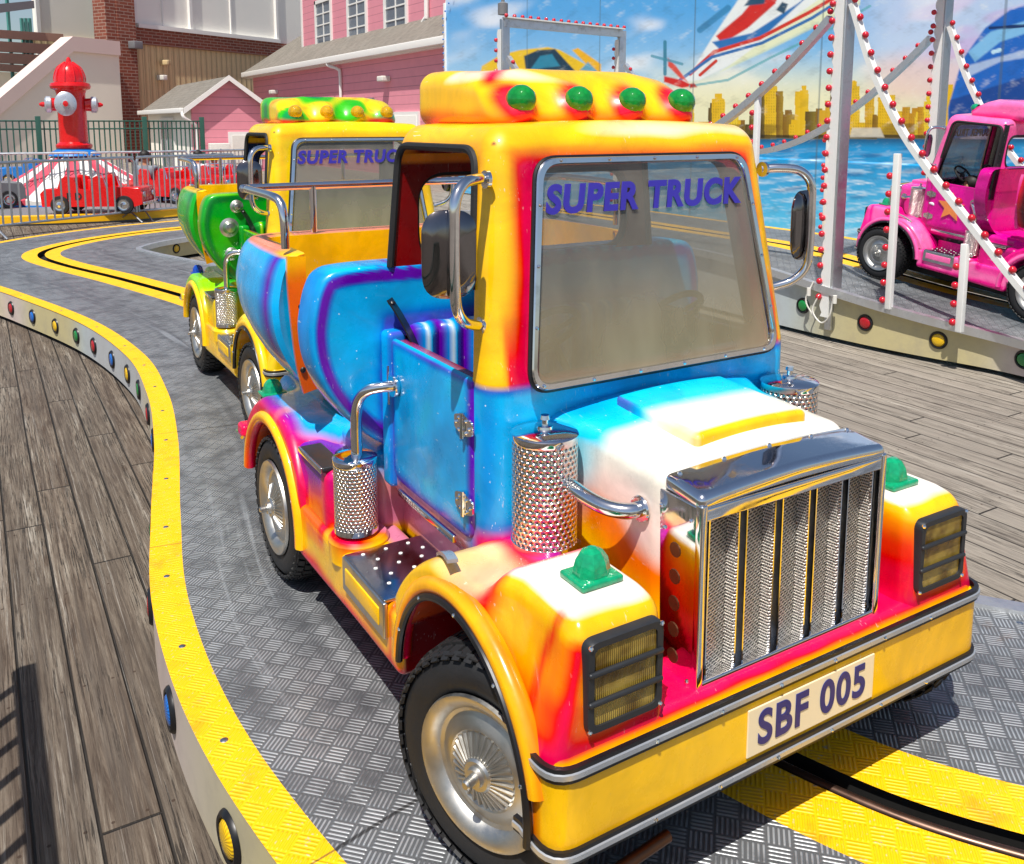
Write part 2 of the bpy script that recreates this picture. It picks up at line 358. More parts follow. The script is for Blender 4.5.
def person(name,label,loc,rotz,shirt,hair='dark_hair',s=1.,arm=((.17,-.02,.48),(.22,-.22,.36),(.16,-.42,.40)),crop=False):
    # seated figure facing -y, hips at z=0
    J={'pel':(0,0,.06,.115),'bel':(0,.0,.2,.105),'che':(0,.0,.38,.12),'nek':(0,0,.52,.045),'hd0':(0,-.01,.57,.06),'hd1':(0,-.015,.66,.088),'hd2':(0,-.005,.74,.075)}
    E=[('pel','bel'),('bel','che'),('che','nek'),('nek','hd0'),('hd0','hd1'),('hd1','hd2')]
    for sd,t in ((1,'r'),(-1,'l')):
        J['sh'+t]=(sd*.15,0,.45,.05)
        for q,(nm,rr) in zip(arm,(('s2',.048),('el',.036),('wr',.024))): J[nm+t]=(sd*q[0],q[1],q[2],rr)
        J['ha'+t]=(J['wr'+t][0]*.95,J['wr'+t][1]-.07,J['wr'+t][2]+.005,.022)
        J['th'+t]=(sd*.09,-.12,.06,.075); J['kn'+t]=(sd*.10,-.40,.08,.055); J['an'+t]=(sd*.10,-.44,-.26,.035); J['to'+t]=(sd*.10,-.56,-.30,.03)
        E+=[('che','sh'+t),('sh'+t,'s2'+t),('s2'+t,'el'+t),('el'+t,'wr'+t),('wr'+t,'ha'+t),('pel','th'+t),('th'+t,'kn'+t),('kn'+t,'an'+t),('an'+t,'to'+t)]
    ks=list(J); me=bpy.data.meshes.new(name); me.from_pydata([J[k][:3] for k in ks],[(ks.index(a),ks.index(b)) for a,b in E],[])
    o=bpy.data.objects.new('tmp',me); COL.objects.link(o); m=o.modifiers.new('s','SKIN'); sv=me.skin_vertices[0].data
    for i,k in enumerate(ks): sv[i].radius=(J[k][3],)*2; sv[i].use_root=(k=='pel')
    m2=o.modifiers.new('ss','SUBSURF'); m2.levels=2; m2.render_levels=2
    dg=bpy.context.evaluated_depsgraph_get(); dg.update(); r=bpy.data.meshes.new_from_object(o.evaluated_get(dg)); bpy.data.objects.remove(o,do_unlink=True)
    r.materials.clear(); sk=hx('#b97f5e'); sh=hx({'w':'#dfe2ea','g':'#7b828c','b':'#3a5c88'}[shirt]); pt=hx('#27303f')
    def cf(p,n):
        c=mix(np.tile(sk,(len(p),1)),sh,ss(.515,.50,p[:,2])*ss(-.36,-.30,p[:,1])); c=mix(c,pt,ss(.13,.11,p[:,2])); return c
    t=MATS.get('figure')
    if t is None:
        q=NT('figure'); q.set(base=q.attr(),rough=.7); MATS['figure']=q.m
    finish(r,'figure',True,cf,180); p=link('person',r,None,loc,(0,0,rotz)); p.scale=(s,)*3; tag(p,label,'person')
    hb=MB(); ball(hb,(0,.012,.70),.098,14,(1,1.05,.95)); hb.warp(lambda v: np.c_[v[:,0],np.where((v[:,2]<.70)&(v[:,1]<-.02),v[:,1]*.2,v[:,1]),np.where(v[:,1]<-.03,np.maximum(v[:,2],.725),v[:,2])]); ob('hair',hb,hair,p)
    fb=MB()
    for sx in (-.035,.035): ball(fb,(sx,-.094,.668),.011,8)
    nb=MB(); ball(nb,(0,-.104,.642),.014,8,(.8,1,1.3)); ob('nose',nb,'skin',p)
    box(fb,-.022,.022,-.098,-.09,.605,.611)
    ob('face',fb,'dark_hair',p)
    for sx in (-1,1):
        eb=MB(); ball(eb,(sx*.088,0,.66),.022,8,(.4,.8,1.2)); ob('ear',eb,'skin',p)
    return p
# ------------------------------------------------------------------ the ride trucks
def shared():
    S={}
    # tyre (axis x, outer face at -x), tread lugs are part of the tyre
    R0=.213;W=.07
    mb=MB(); lathe(mb,[(.126,-W+.012),(.136,-W+.002),(.155,-W-.005),(.18,-W-.003),(.198,-W+.010),(.204,-W+.022),(.205,0),(.204,W-.022),(.198,W-.01),(.15,W+.002),(.118,W-.01)],56,'x')
    n=44
    for i in range(n):
        for row,(x0,x1,off,dr) in enumerate([(-.071,-.044,0,-.004),(-.041,-.016,.5,0),(-.013,.013,0,.001),(.016,.041,.5,0),(.044,.071,0,-.004)]):
            a=2*math.pi*(i+off)/n; da=2*math.pi/n*.36; V=[]
            for r in (.200,R0+dr):
                for aa in (a-da,a+da):
                    for x in (x0,x1):
                        rr=r-(.006 if abs(x)>.06 and r>.201 else 0); V.append((x,rr*math.cos(aa+ x*1.2),rr*math.sin(aa+x*1.2)))
            mb.add(V,[(0,2,3,1),(4,5,7,6),(0,1,5,4),(2,6,7,3),(0,4,6,2),(1,3,7,5)])
        # shoulder ribs
        a=2*math.pi*i/n; da=2*math.pi/n*.3; V=[]
        for (r,x) in ((.193,-.0705),(.203,-.058)):
            for aa in (a-da,a+da):
                for o in (0,-.006): V.append((x+o*.8,(r-o*.6)*math.cos(aa),(r-o*.6)*math.sin(aa)))
        mb.add(V,[(0,2,3,1),(4,5,7,6),(0,1,5,4),(2,6,7,3),(0,4,6,2),(1,3,7,5)])
    S['tyre']=mb.mesh('tyre','rubber',True,angle=35)
    mb=MB(); lathe(mb,[(.137,-.072),(.135,-.079),(.126,-.078),(.110,-.067),(.106,-.060),(.099,-.057),(.092,-.060),(.080,-.067),(.072,-.069),(.066,-.0655),(.030,-.077),(0,-.077)],56,'x')
    for i in range(30):
        a=2*math.pi*i/30; d=(math.cos(a),math.sin(a)); e=(-d[1],d[0]); V=[]
        for (r,x,w) in ((.068,-.062,.0050),(.068,-.0695,.0016),(.030,-.0825,.0010),(.030,-.074,.0024)):
            for s in (-1,1): V.append((x,d[0]*r+e[0]*w*s,d[1]*r+e[1]*w*s))
        mb.add(V,[(0,1,3,2),(2,3,5,4),(4,5,7,6),(0,2,4,6),(1,7,5,3)])
    S['rim']=mb.mesh('rim','rim_metal',True,angle=30)
    mb=MB(); lathe(mb,[(.032,-.062),(.030,-.082),(.026,-.086),(.018,-.086),(.016,-.094),(.009,-.094),(.009,-.112),(.006,-.115),(0,-.115)],24,'x')
    S['hub']=mb.mesh('hub','rim_metal',True,angle=30)
    # perforated canister, unit: radius 1, height 1
    return S
SH=shared()
def wheel(root,x,y,steer,side):
    w=MB(); lathe(w,[(.03,0),(.03,.12)],12,'x'); 
    e=ob('wheel',w,'dark_underside',root,loc=(x,y,.226),rot=(0,0,steer+(math.pi if side>0 else 0)))
    e.scale=(1.06,)*3
    for k,n in (('tyre','tyre'),('rim','rim'),('hub','hub_cap')): link(n,SH[k],e)
    return e
def canister(root,x,y,z0,z1,r,bolt=True):
    m=MB(); n=40; V=[];F=[];U=[]
    lathe(m,[(r,z0+.012),(r,z1-.014)],n,'z',(x,y,0),True)
    e=ob('exhaust_canister',m,'perforated_chrome',root)
    c=MB(); lathe(c,[(r*.55,z0-.012),(r*.9,z0-.004),(r*1.03,z0),(r*1.03,z0+.014),(r,z0+.014)],n,'z',(x,y,0)); ob('canister_base',c,'chrome',e)
    c=MB(); lathe(c,[(r*.99,z1-.018),(r*1.03,z1-.014),(r*1.03,z1-.002),(r*.98,z1+.001),(r*.5,z1+.006),(0,z1+.008)],n,'z',(x,y,0))
    if bolt: lathe(c,[(r*.26,z1+.006),(r*.24,z1+.012),(r*.1,z1+.013),(r*.1,z1+.024),(r*.16,z1+.026),(r*.13,z1+.034),(0,z1+.034)],16,'z',(x,y,0))
    ob('canister_lid',c,'chrome',e); return e
def screws(mb,pts,nrm,r=.0035):
    for p in pts: ball(mb,p,r,8)
def make_truck(name,label,pal,loc,rot,group,kind='blue',pitch=0.):
    root=thing(name,label,'ride truck',loc,rot,group)
    Y=hx(pal['base']);O=hx(pal['edge']);A=hx(pal['acc']);B=hx(pal['cool']);CB=hx(pal.get('cab_low',pal['cool']));CT=hx(pal.get('cab_trim',pal['trim']));P=hx(pal['trim']);W=hx(pal['light']);Cy=hx(pal['pale']);IN=hx(pal['inside']);D=hx(pal['deep'])
    full=lambda p,c: np.tile(c,(len(p),1))
    # ---- bumper apron
    out=roundpoly([(-.582,.10),(-.582,0),(.572,0),(.572,.10)],[.01,.085,.085,.01],8); out=resample(out,.012)
    def ring(sc,z): return np.c_[out[:,0]*(1-sc/.585),np.where(out[:,1]<.099,out[:,1]+sc,out[:,1]),np.full(len(out),z)]
    zs=[.214,.220]+list(np.linspace(.230,.35,8))+[.358,.366]; sc=[.006,.001]+[0]*8+[.001,.006]
    mb=MB(); V=np.vstack([ring(s,z) for s,z in zip(sc,zs)]); n=len(out)
    mb.add(V,[(k*n+i,k*n+(i+1)%n,(k+1)*n+(i+1)%n,(k+1)*n+i) for k in range(len(zs)-1) for i in range(n)]+[tuple(range(n))[::-1],tuple(range((len(zs)-1)*n,len(zs)*n))])
    def cbump(p,nn):
        c=mix(full(p,Y),O,ss(.04,0,p[:,2]-.215)*.2)
        c=mix(c,A,ss(.055,.095,p[:,1]+.012*nz(p,20))*.85); c=mix(c,O,ss(.03,.06,p[:,1])*ss(.095,.06,p[:,1])*.8); return c
    bump=ob('bumper',mb,'paint',root,col=cbump)
    for z in (.364,.216):
        path=[q for q in out if q[1]<.097]; 
        # order the open path from left arch to right arch
        path=sorted([tuple(q) for q in path],key=lambda q:(q[0]+ (0 if True else 0)))
        L=[q for q in path if q[0]<-.5]; Rr=[q for q in path if q[0]>.5]; M=[q for q in path if -.5<=q[0]<=.5]
        L=sorted(L,key=lambda q:-q[1]+q[0]*1.0); Rr=sorted(Rr,key=lambda q:q[1]+q[0]*1.0)
        pp=[(x,y,z) for x,y in L+M+Rr]
        pp=[(-.585,.112,z)]+pp+[(.575,.112,z)]
        m=MB(); sweep(m,pp,[(-.003,-.013),(.006,-.013),(.007,0),(.006,.013),(-.003,.013)],up=(0,0,1)); t=ob('rubber_trim',m,'black_trim',bump)
        m=MB(); sweep(m,pp,[(.006,-.006),(.0095,-.0045),(.0095,.0045),(.006,.006)],up=(0,0,1)); ob('trim_strip',m,'silver_strip',t)
        m=MB(); P3=np.array(pp); s=resample(P3,.14,False); ctr=np.array([0,.3,z])
        for q in s[1:-1]:
            d=q-ctr; d=np.array([d[0]*.4 if abs(q[0])<.5 else d[0],d[1],0]); d/=np.linalg.norm(d)
            if abs(q[0])<.5: d=np.array([0,-1,0])
            ball(m,q+d*.0095,.0042,8)
        ob('screw_row',m,'chrome',t)
    # ---- front shelf between the lamps
    mb=rbox(-.568,.558,.014,.16,.335,.386,.03,.014,4)
    def cshelf(p,nn):
        c=mix(full(p,A),O,ss(.384,.366,p[:,2]+.004*nz(p,14))*.9); c=mix(c,Y,ss(.378,.366,p[:,2])*.8)
        c=mix(c,W,ss(.55,.9,nz(p,7,2))*ss(.36,.38,p[:,2])*ss(-.2,-.45,p[:,0])*.6); return c
    ob('front_shelf',mb,'paint',root,col=cshelf)
    # ---- front wings (lamp box, arch and deck in one shell)
    WY,WZ,WR=.325,.235,.262
    for s in (-1,1):
        mb=rbox(.325,.585,.018,.645,.34,.60,.034,.012,4)
        def wf(v):
            x,y,z=v.T.copy(); t=(z-.34)/.26
            # lamp box zone y<.26 : outer side leans in; behind: bulging arch
            box_=ss(.33,.20,y); lean=.068*t**.9*box_+.0*(1-box_); u=(x-.325)/.26
            x2=.325+u*(.26-lean); x2=np.where(u<.5,x2+.012*t*(1-u*2),x2)
            circ=WZ+np.sqrt(np.maximum(.330**2-(y-WY)**2,.0)); deck=np.minimum(circ,.548)
            inner=.535+0*y; dk=deck*ss(.1,.5,u)+np.maximum(deck,inner*ss(.66,.5,y)+.33*(1-ss(.66,.5,y)))*(1-ss(.1,.5,u))
            top=.600-.012*ss(.1,.0,y); zt=top*box_+dk*(1-box_); zt=np.where(y<.30,zt,dk)
            zt=top*ss(.29,.235,y)+dk*(1-ss(.29,.235,y))
            y2=y+.012*t*(1-ss(.02,.1,y))
            return np.c_[s*x2,y2,.34+t*(zt-.34)]
        mb.warp(wf)
        cyl=MB(); prism(cyl,[(WY+WR*math.cos(a),WZ+WR*math.sin(a)) for a in np.linspace(0,2*math.pi,65)[:-1]],s*.40,s*.66,'x')
        def cw(p,nn):
            ax=np.abs(p[:,0]); y,z=p[:,1],p[:,2]; rr=np.hypot(y-WY,z-WZ); k=.010*nz(p,11)
            c=full(p,O)
            # lamp box: white cap, yellow brow, magenta creases, orange-yellow sides
            side=(ax>.50)&(y<.30)
            c=mix(c,Y,ss(.44,.50,z+k)*.65); c=mix(c,A,ss(.028,.0,np.abs(ax-.505-(.6-z)*.22+k*.3))*ss(.12,.06,y)*.9)
            c=mix(c,Y*.6+W*.4,ss(.10,.16,y)*ss(.42,.5,z)*.4)
            c=mix(c,Y,ss(.555,.575,z+k)*ss(.0,.02,y)*.9)
            c=mix(c,W,ss(.586,.594,z+k*.3)*ss(.035,.075,y+k)*ss(.30,.24,y+k))
            c=mix(c,A,ss(.045,.0,np.abs(y-.262-.55*(.6-z)*.35+k))*ss(.60,.40,ax*.0+z*.0+.3)*.8*ss(.33,.36,z))
            c=mix(c,A,ss(.415,.38,z+k)*ss(.30,.20,y)*.95); c=mix(c,A,ss(.020,.0,np.abs(y-.085-(.6-z)*.15+k*.5))*ss(.50,.52,ax)*ss(.36,.42,z)*.75)
            c=mix(c,A,ss(.37,.345,ax)*ss(.60,.5,z)*.8)
            # arch: orange lip then yellow, pale on the crown
            ar=ss(.245,.275,y+.35*(z-.55)); lip=mix(full(p,O),Y,ss(.268,.292,rr)); lip=mix(lip,A,ss(.264,.255,rr)*.6); crown=mix(lip,Y*.45+W*.55,ss(.50,.56,z+k)*ss(.262,.30,rr)*.9)
            crown=mix(crown,A*.8+W*.2,ss(.03,.0,np.abs(rr-.305+k))*.55*ss(.45,.3,y)); crown=mix(crown,A,ss(.47,.41,ax+k)*.9); crown=mix(crown,P,ss(.42,.38,ax)*.6); crown=mix(crown,A,ss(.30,.262,y+.35*(z-.55)+k)*.9)
            c=mix(c,crown,ar)
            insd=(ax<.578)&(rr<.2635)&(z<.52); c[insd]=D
            return c
        w=cutobj('front_wing',mb,[cyl],'paint',root,cw)
        # rolled lip and black bead along the arch edge
        A0,A1=R(-8),R(158); an=np.linspace(A0,A1,40)
        m=MB(); tube(m,[(s*.576,WY-(WR+.020)*math.cos(a),WZ+(WR+.020)*math.sin(a)) for a in np.linspace(R(14),R(176),44)],.021,12)
        def clip_(p,nn):
            rr=np.hypot(p[:,1]-WY,p[:,2]-WZ); c=mix(full(p,A),O,ss(WR-.002,WR+.008,rr)); c=mix(c,Y,ss(WR+.006,WR+.024,rr)*.8); return mix(c,A,ss(WR+.034,WR+.041,rr+.003*nz(p,9))*.45)
        l=ob('arch_lip',m,'paint',w,col=clip_)
        m=MB(); pts=[(s*.592,WY-(WR+.001)*math.cos(a),WZ+(WR+.001)*math.sin(a)) for a in np.linspace(R(-6),R(176),48)]
        tube(m,pts,.0085,8); bd=ob('arch_bead',m,'black_trim',w)
        m=MB(); [ball(m,np.array(q)+np.array([s*.007,0,0]),.0042,8) for q in pts[6::9]]; ob('screw_row',m,'chrome',bd)
        m=MB(); pts=[(s*.50,.335+.11*t,.553+.018*math.sin(math.pi*min(1,t*1.1+.2))-.032*t*t) for t in np.linspace(0,1,8)]
        sweep(m,[(s*(.575-.035*t),.36+.12*t,.575-.012*t-.035*t*t) for t in np.linspace(0,1,8)],[(-.011,-.002),(.011,-.002),(.010,.005),(-.010,.005)]); ob('rubbing_strip',m,'silver_strip' if s<0 else 'silver_strip',w)
    # ---- headlights
    for s in (-1,1):
        cx=s*.430; cz=.487; fy=.022
        fr=rrect(.160,.164,.020,5); inn=rrect(.132,.138,.014,5)
        mb=MB(); n=len(fr); V=[]
        for O2,y in ((fr,fy+.026),(fr,fy-.004),(fr*.975,fy-.010),(inn,fy-.010),(inn,fy+.004)): V.append(np.c_[O2[:,0]+cx,np.full(n,y),O2[:,1]+cz])
        mb.add(np.vstack(V),[(k*n+i,(k+1)*n+i,(k+1)*n+(i+1)%n,k*n+(i+1)%n) for k in range(4) for i in range(n)])
        for dz in (-.026,.026): rb=MB(); mb.join(rbox(cx-.078,cx+.078,fy-.015,fy-.006,cz+dz-.0048,cz+dz+.0048,.004,.1,2))
        hl=ob('headlight',mb,'black_plastic',root)
        m=MB(); prism(m,np.c_[inn[:,0],inn[:,1]],-.002,.006,'y'); ob('headlight_lens',m,'headlight_lens',hl,loc=(cx,fy-.004,cz),smooth=False)
        m=MB(); [ball(m,(cx+a*.074,fy-.010,cz+b*.074),.0045,8) for a in(-1,1) for b in (-1,1)]; ob('screw_row',m,'chrome',hl)
    # ---- marker lamps
    def marker(x,y,z,mat,par=root,sc=1.):
        m=rbox(-.040*sc,.040*sc,-.033*sc,.033*sc,0,.012*sc,.005,.1,2); 
        e=ob('marker_lamp',m,mat,par,loc=(x,y,z))
        m=MB(); pr=[(.0,.031,.026),(.010,.030,.0255),(.026,.026,.022),(.038,.018,.015),(.043,.008,.007)]; V=[]
        for h_,a,b_ in pr:
            for i in range(8): q=2*math.pi*(i+.5)/8; V.append((a*sc*math.cos(q)*1.05,b_*sc*math.sin(q)*1.05,(.010+h_)*sc))
        m.add(V,[(k*8+i,k*8+(i+1)%8,(k+1)*8+(i+1)%8,(k+1)*8+i) for k in range(4) for i in range(8)]+[tuple(range(32,40))])
        ob('lamp_lens',m,mat,e,smooth=True,angle=25)
    mk={'blue':'teal_plastic','yellow':'blue_plastic','pink':'teal_plastic'}[kind]
    for s in (-1,1): marker(s*.415,.135,.600,mk,root,1.12)
    # ---- hood
    mb=rbox(-.256,.256,.128,.52,.36,.765,.035,.012,4)
    def hw(v):
        x,y,z=v.T; t=(z-.36)/.405; cr=.028*(1-(x/.262)**2)*ss(.5,1,t); fl=1+.30*ss(.34,.52,y)*(1-.1*t)
        return np.c_[x*fl*(1+.03*(1-t)),y,z+cr+ .018*ss(.1,.5,y)*t]
    mb.warp(hw)
    def ch(p,nn):
        x,y,z=p.T; k=.02*nz(p,8); c=full(p,Y)
        c=mix(c,O,ss(.50,.60,z+k-(y-.3)*.25)*.85); c=mix(c,W*.80+A*.20,ss(.59,.66,z+k-(y-.3)*.3)); c=mix(c,W,ss(.66,.75,z+k))
        c=mix(c,A,ss(.44,.39,z-(y-.1)*.30+k)*.8*ss(.1,.3,y)); c=mix(c,P,ss(.47,.40,z+k)*ss(.33,.42,y)*.6)
        top=mix(full(p,W),Cy,ss(.27,.37,y+k*1.3)); top=mix(top,B,ss(.40,.47,y+k)*.85); top=mix(top,P,ss(.10,.0,np.abs(y-.455))*ss(.12,.25,np.abs(x))*ss(.26,.2,np.abs(x))*.3)
        c=mix(c,top,ss(.735,.765,z)); sd=ss(.30,.46,y+k*2)*ss(.50,.62,z+k)*ss(.775,.74,z); c=mix(c,Cy,sd*.9); c=mix(c,B,ss(.40,.47,y+k)*ss(.52,.58,z)); return c
    hood=ob('hood',mb,'paint',root,col=ch)
    mb=rbox(-.152,.152,.158,.415,.755,.802,.010,.010,3)
    mb.warp(lambda v: np.c_[v[:,0],v[:,1],v[:,2]+.016*(1-(v[:,0]/.25)**2)+.016*ss(.1,.5,v[:,1])-.006])
    def cp(p,nn):
        x,y,z=p.T; k=.015*nz(p,9); c=mix(full(p,W),Cy,ss(.26,.34,y+k)); c=mix(c,Y,ss(.180,.164,y)); c=mix(c,P,ss(.406,.415,y)*.8+ss(.143,.149,np.abs(x))*ss(.31,.38,y)*.7)
        c=mix(c,Y*.5+W*.5,ss(.133,.149,np.abs(x)+k*.4)*ss(.34,.2,y)*.75); return c
    ob('hood_panel',mb,'paint',hood,col=cp)
    # ---- grille
    g=MB(); 
    cap=rbox(-.252,.252,  .036,.140,.727,.760,.014,.03,4); cap.warp(lambda v: np.c_[v[:,0],v[:,1]+.02*(.74-v[:,2])*0,v[:,2]+(    .012*(1-(np.abs(v[:,0])/.252)**1.5)+.010*ss(.03,.14,v[:,1])-.008)*ss(.71,.75,v[:,2])]); g.join(cap)
    G=ob('grille',g,'chrome',root)
    g=MB()
    for s in (-1,1):
        g.join(rbox(s*.252-(.016 if s>0 else 0),s*.252+(.016 if s<0 else 0),.034,.052,.372,.735,.004,.1,2)); g.join(rbox(min(s*.252,s*.245),max(s*.252,s*.245),.045,.150,.375,.730,.003,.1,2))
    g.join(rbox(-.248,.248,.036,.090,.380,.396,.004,.1,2)); g.join(rbox(-.248,.248,.036,.050,.702,.728,.004,.1,2))
    ob('grille_frame',g,'chrome',G)
    g=MB(); box(g,-.242,.242,.074,.080,.39,.72); ob('grille_backing',g,'rim_metal',G,smooth=False)
    for i in range(5):
        x=-.186+i*.093; m=MB(); w=.035; tl=.016; zt=.702;z0=.392
        m.add([(x-w,.052,z0),(x+w-.004,.052+tl,z0),(x+w-.004,.052+tl,zt),(x-w,.052,zt)],[(0,1,2,3)],[((0,0),(1,0),(1,1),(0,1))])
        m.add([(x+w-.004,.052+tl,z0),(x+w,.050,z0),(x+w,.050,zt),(x+w-.004,.052+tl,zt)],[(0,1,2,3)])
        sl=ob('grille_mesh',m,'expanded_mesh',G,smooth=False)
        m=MB(); box(m,x-w-.003,x-w,.044,.07,z0,zt); box(m,x+w,x+w+.003,.044,.085,z0,zt); ob('mesh_edge',m,'chrome',sl,smooth=False)
    for k in range(5): 
        for s in (-1,1): m=MB(); prism(m,[(.100+.014*math.cos(a),.42+k*.052+.014*math.sin(a)) for a in np.linspace(0,6.283,13)[:-1]],s*.2523,s*.2534,'x'); ob('vent_hole',m,'rod_copper',G,smooth=False)
    m=MB(); [ball(m,(s*.253,y,z),.004,8) for s in (-1,1) for y,z in ((.06,.70),(.14,.70),(.06,.39),(.14,.39),(.13,.66))]; [ball(m,(x,.118,.761+.012*(1-(abs(x)/.252)**1.5)),.005,8) for x in (-.23,-.12,0,.12,.23)]; ob('screw_row',m,'chrome',G)
    # ---- cab shell
    mb=rbox(-.435,.435,.46,1.03,.34,1.395,.055,.016,5)
    def cwp(v):
        x,y,z=v.T; t=np.clip((z-.86)/.535,0,1); yf=ss(1.03,.46,y)
        s_=(1-.12*t)*(1-.16*ss(.50,.36,z)*ss(.50,.60,y)); bulge=.012*np.sin(np.pi*np.clip((z-.34)/.52,0,1))
        return np.c_[x*s_,y+yf*.085*t-.03*(1-yf)*0,z+.012*(1-(x/.4)**2)*(z>1.3)]
    mb.warp(cwp)
    inner=rbox(-.40,.40,.50,.995,.36,1.355,.04,.3,3); inner.warp(cwp)
    ws=MB(); wo=rrect(.65,.445,.05,6,.270); V=[]; n=len(wo)
    for dy in (-.14,.14): V.append(np.c_[wo[:,0],.498+ (wo[:,1])*.16+dy,wo[:,1]+1.088])
    ws.add(np.vstack(V),[tuple(range(n)),tuple(range(2*n-1,n-1,-1))]+[(i,n+i,n+(i+1)%n,(i+1)%n) for i in range(n)])
    so=roundpoly([(.535,.862),(1.002,.862),(1.002,1.345),(.60,1.345)],[.012,.01,.05,.05],6)
    sw=MB(); prism(sw,so,-.6,.6,'x')
    ro=rrect(.68,.24,.085,6)+np.array([0,1.155]); rw=MB(); prism(rw,ro,.90,1.2,'y')
    def cc(p,nn):
        x,y,z=p.T; ax=np.abs(x); k=.012*nz(p,9); c=full(p,Y)
        # upper: yellow, worn pale on the roof crown; orange / magenta haloes beside the screen and at the rear
        c=mix(c,O,ss(.90,1.03,y+k)*.75*ss(1.38,1.3,z)); 
        fr=ss(.62,.54,y); hw_=.355-(z-.86)*.10; dx=ax-hw_; halo=fr*ss(.050,.0,np.abs(dx)+k*.6)*ss(1.345,1.32,z); c=mix(c,O,halo*.9); c=mix(c,A,fr*ss(.022,-.010,dx+k*.6)*ss(1.34,1.32,z)*.95)
        c=mix(c,A,fr*ss(1.345,1.322,z+k*.4)*ss(.36,.32,ax)*.9); c=mix(c,O,fr*ss(1.36,1.34,z+k*.4)*ss(1.32,1.335,z)*ss(.37,.33,ax)*.7)
        c=mix(c,A,ss(1.06,.90,z+k*2)*fr*ss(.40,.385,ax)*.9)
        c=mix(c,O,ss(.41,.395,ax)*0+ss(1.1,.9,z)*ss(.50,.60,y)*.6)
        c=mix(c,W*.75+Y*.25,ss(1.365,1.395,z+k)*ss(.60,.56,np.abs(y-.60)+.45)*.0+ss(1.362,1.385,z+k*.6)*fr*ss(-.25,.0,x)*.9)
        sw_=ss(.03,.0,np.abs(z-1.355))*ss(.03,-.01,.5-y)*0; c=mix(c,O,ss(.025,.0,np.minimum(np.abs(y-.585),np.abs(z-1.352)))*ss(.42,.44,ax+.05)*.35*(z>1.05))
        # lower: cool body colour, trim coloured edges
        lo=ss(.868,.858,z+.0*k); cl=full(p,CB); e=np.minimum(np.abs(ax-.435)+np.abs(y-.46)*.6,np.abs(z-.862)*1.4)
        cl=mix(cl,Cy,ss(.1,.8,nz(p,6,2))*.3); cl=mix(cl,CT,ss(.035,.008,e)*.7); cl=mix(cl,CT,ss(.10,.04,np.abs(y-.53)+.02)*ss(.80,.6,z)*.12); cl=mix(cl,mix(full(p,A),W,.35),ss(.60,.48,z+k*2)*.85*ss(.53,.6,y+k)); cl=mix(cl,P,ss(.60,.5,z+k*2)*ss(.58,.50,y)*.8); cl=mix(cl,A,ss(.56,.52,z+k)*ss(.56,.50,y)*.8)
        c=mix(c,cl,lo)
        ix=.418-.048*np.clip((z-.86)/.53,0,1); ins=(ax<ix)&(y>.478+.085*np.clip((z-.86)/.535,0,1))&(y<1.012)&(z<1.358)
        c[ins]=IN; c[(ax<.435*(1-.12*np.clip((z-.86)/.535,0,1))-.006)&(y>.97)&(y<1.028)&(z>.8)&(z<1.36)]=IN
        return c
    cab=cutobj('cab_shell',mb,[inner,ws,sw,rw],'paint',root,cc)
    fl=MB(); box(fl,-.34,.34,.51,.98,.37,.40); ob('cab_floor',fl,'dark_underside',cab)
    # windscreen: frame, glass, lettering, screws, all on the sloping plane
    ang=math.atan(.16)
    gm=MB(); prism(gm,rrect(.675,.470,.045,6,.282),-.003,.003,'y')
    wsd=ob('windscreen',gm,'hazy_perspex',root,loc=(0,.474,1.089),rot=(-ang,0,0),smooth=False)
    fo=rrect(.716,.482,.050,7,.298); fi=rrect(.686,.453,.042,7,.282); m=MB(); n=len(fo)
    V=[np.c_[q[:,0],np.full(n,y),q[:,1]] for q,y in ((fo,.006),(fo,-.010),(fo*.992,-.013),(fi*1.008,-.013),(fi,-.008),(fi,.003))]
    m.add(np.vstack(V),[(k*n+i,(k+1)*n+i,(k+1)*n+(i+1)%n,k*n+(i+1)%n) for k in range(5) for i in range(n)])
    fr_=ob('screen_frame',m,'chrome',wsd)
    m=MB(); mid=resample((fo+fi)/2,.125); [ball(m,(q[0],-.013,q[1]),.0042,8) for q in mid]; ob('screw_row',m,'chrome',fr_)
    m=MB(); ri=resample(fo*1.006,.01); tube(m,np.c_[ri[:,0],np.full(len(ri),-.003),ri[:,1]],.0045,6,True); ob('screen_seal',m,'black_trim',fr_)
    tm=text_mesh('SUPER TRUCK',.082,.22,.0034,.0012,1.12,1.0); tm.materials.append(MATS['purple_decal' if kind!='pink' else 'black_trim'])
    co=np.array([v.co[:] for v in tm.vertices]); w=co[:,0].max()-co[:,0].min(); f=.565/w
    rnd=lambda x: .004*np.sin(x*37)+.003*np.sin(x*71)
    for v in tm.vertices: x=v.co.x*f; v.co.x=x; pass
    for w_ in split_words(tm): link('lettering',w_,wsd,(-.011,-.0065,.150),(R(90),0,0))
    m=MB(); so3=resample(so,.012)
    for s in (-1,1):
        so_=roundpoly([(.545,.872),(1.002,.872),(1.002,1.345),(.60,1.345)],[.012,.01,.05,.05],6); q=resample(so_,.012)
        qq=[(s*(0.436-.052*max(0,min(1,(z-.86)/.535))),y,z) for y,z in q if z>1.04]
        k0=max(range(len(qq)),key=lambda i:np.linalg.norm(np.array(qq[i])-np.array(qq[i-1]))); qq=qq[k0:]+qq[:k0]
        m=MB(); tube(m,qq,.0095,8); ob('window_rubber',m,'rubber',cab)
    m=MB(); rr_=resample(ro,.012); tube(m,np.c_[rr_[:,0],np.full(len(rr_),1.022),rr_[:,1]],.013,8,True); ob('rear_window_rubber',m,'rubber',cab)
    # dashboard, bench, steering wheels
    m=rbox(-.38,.38,.50,.60,.62,.80,.03,.05); ob('dashboard',m,'paint',cab,col=D*.5+O*.2)
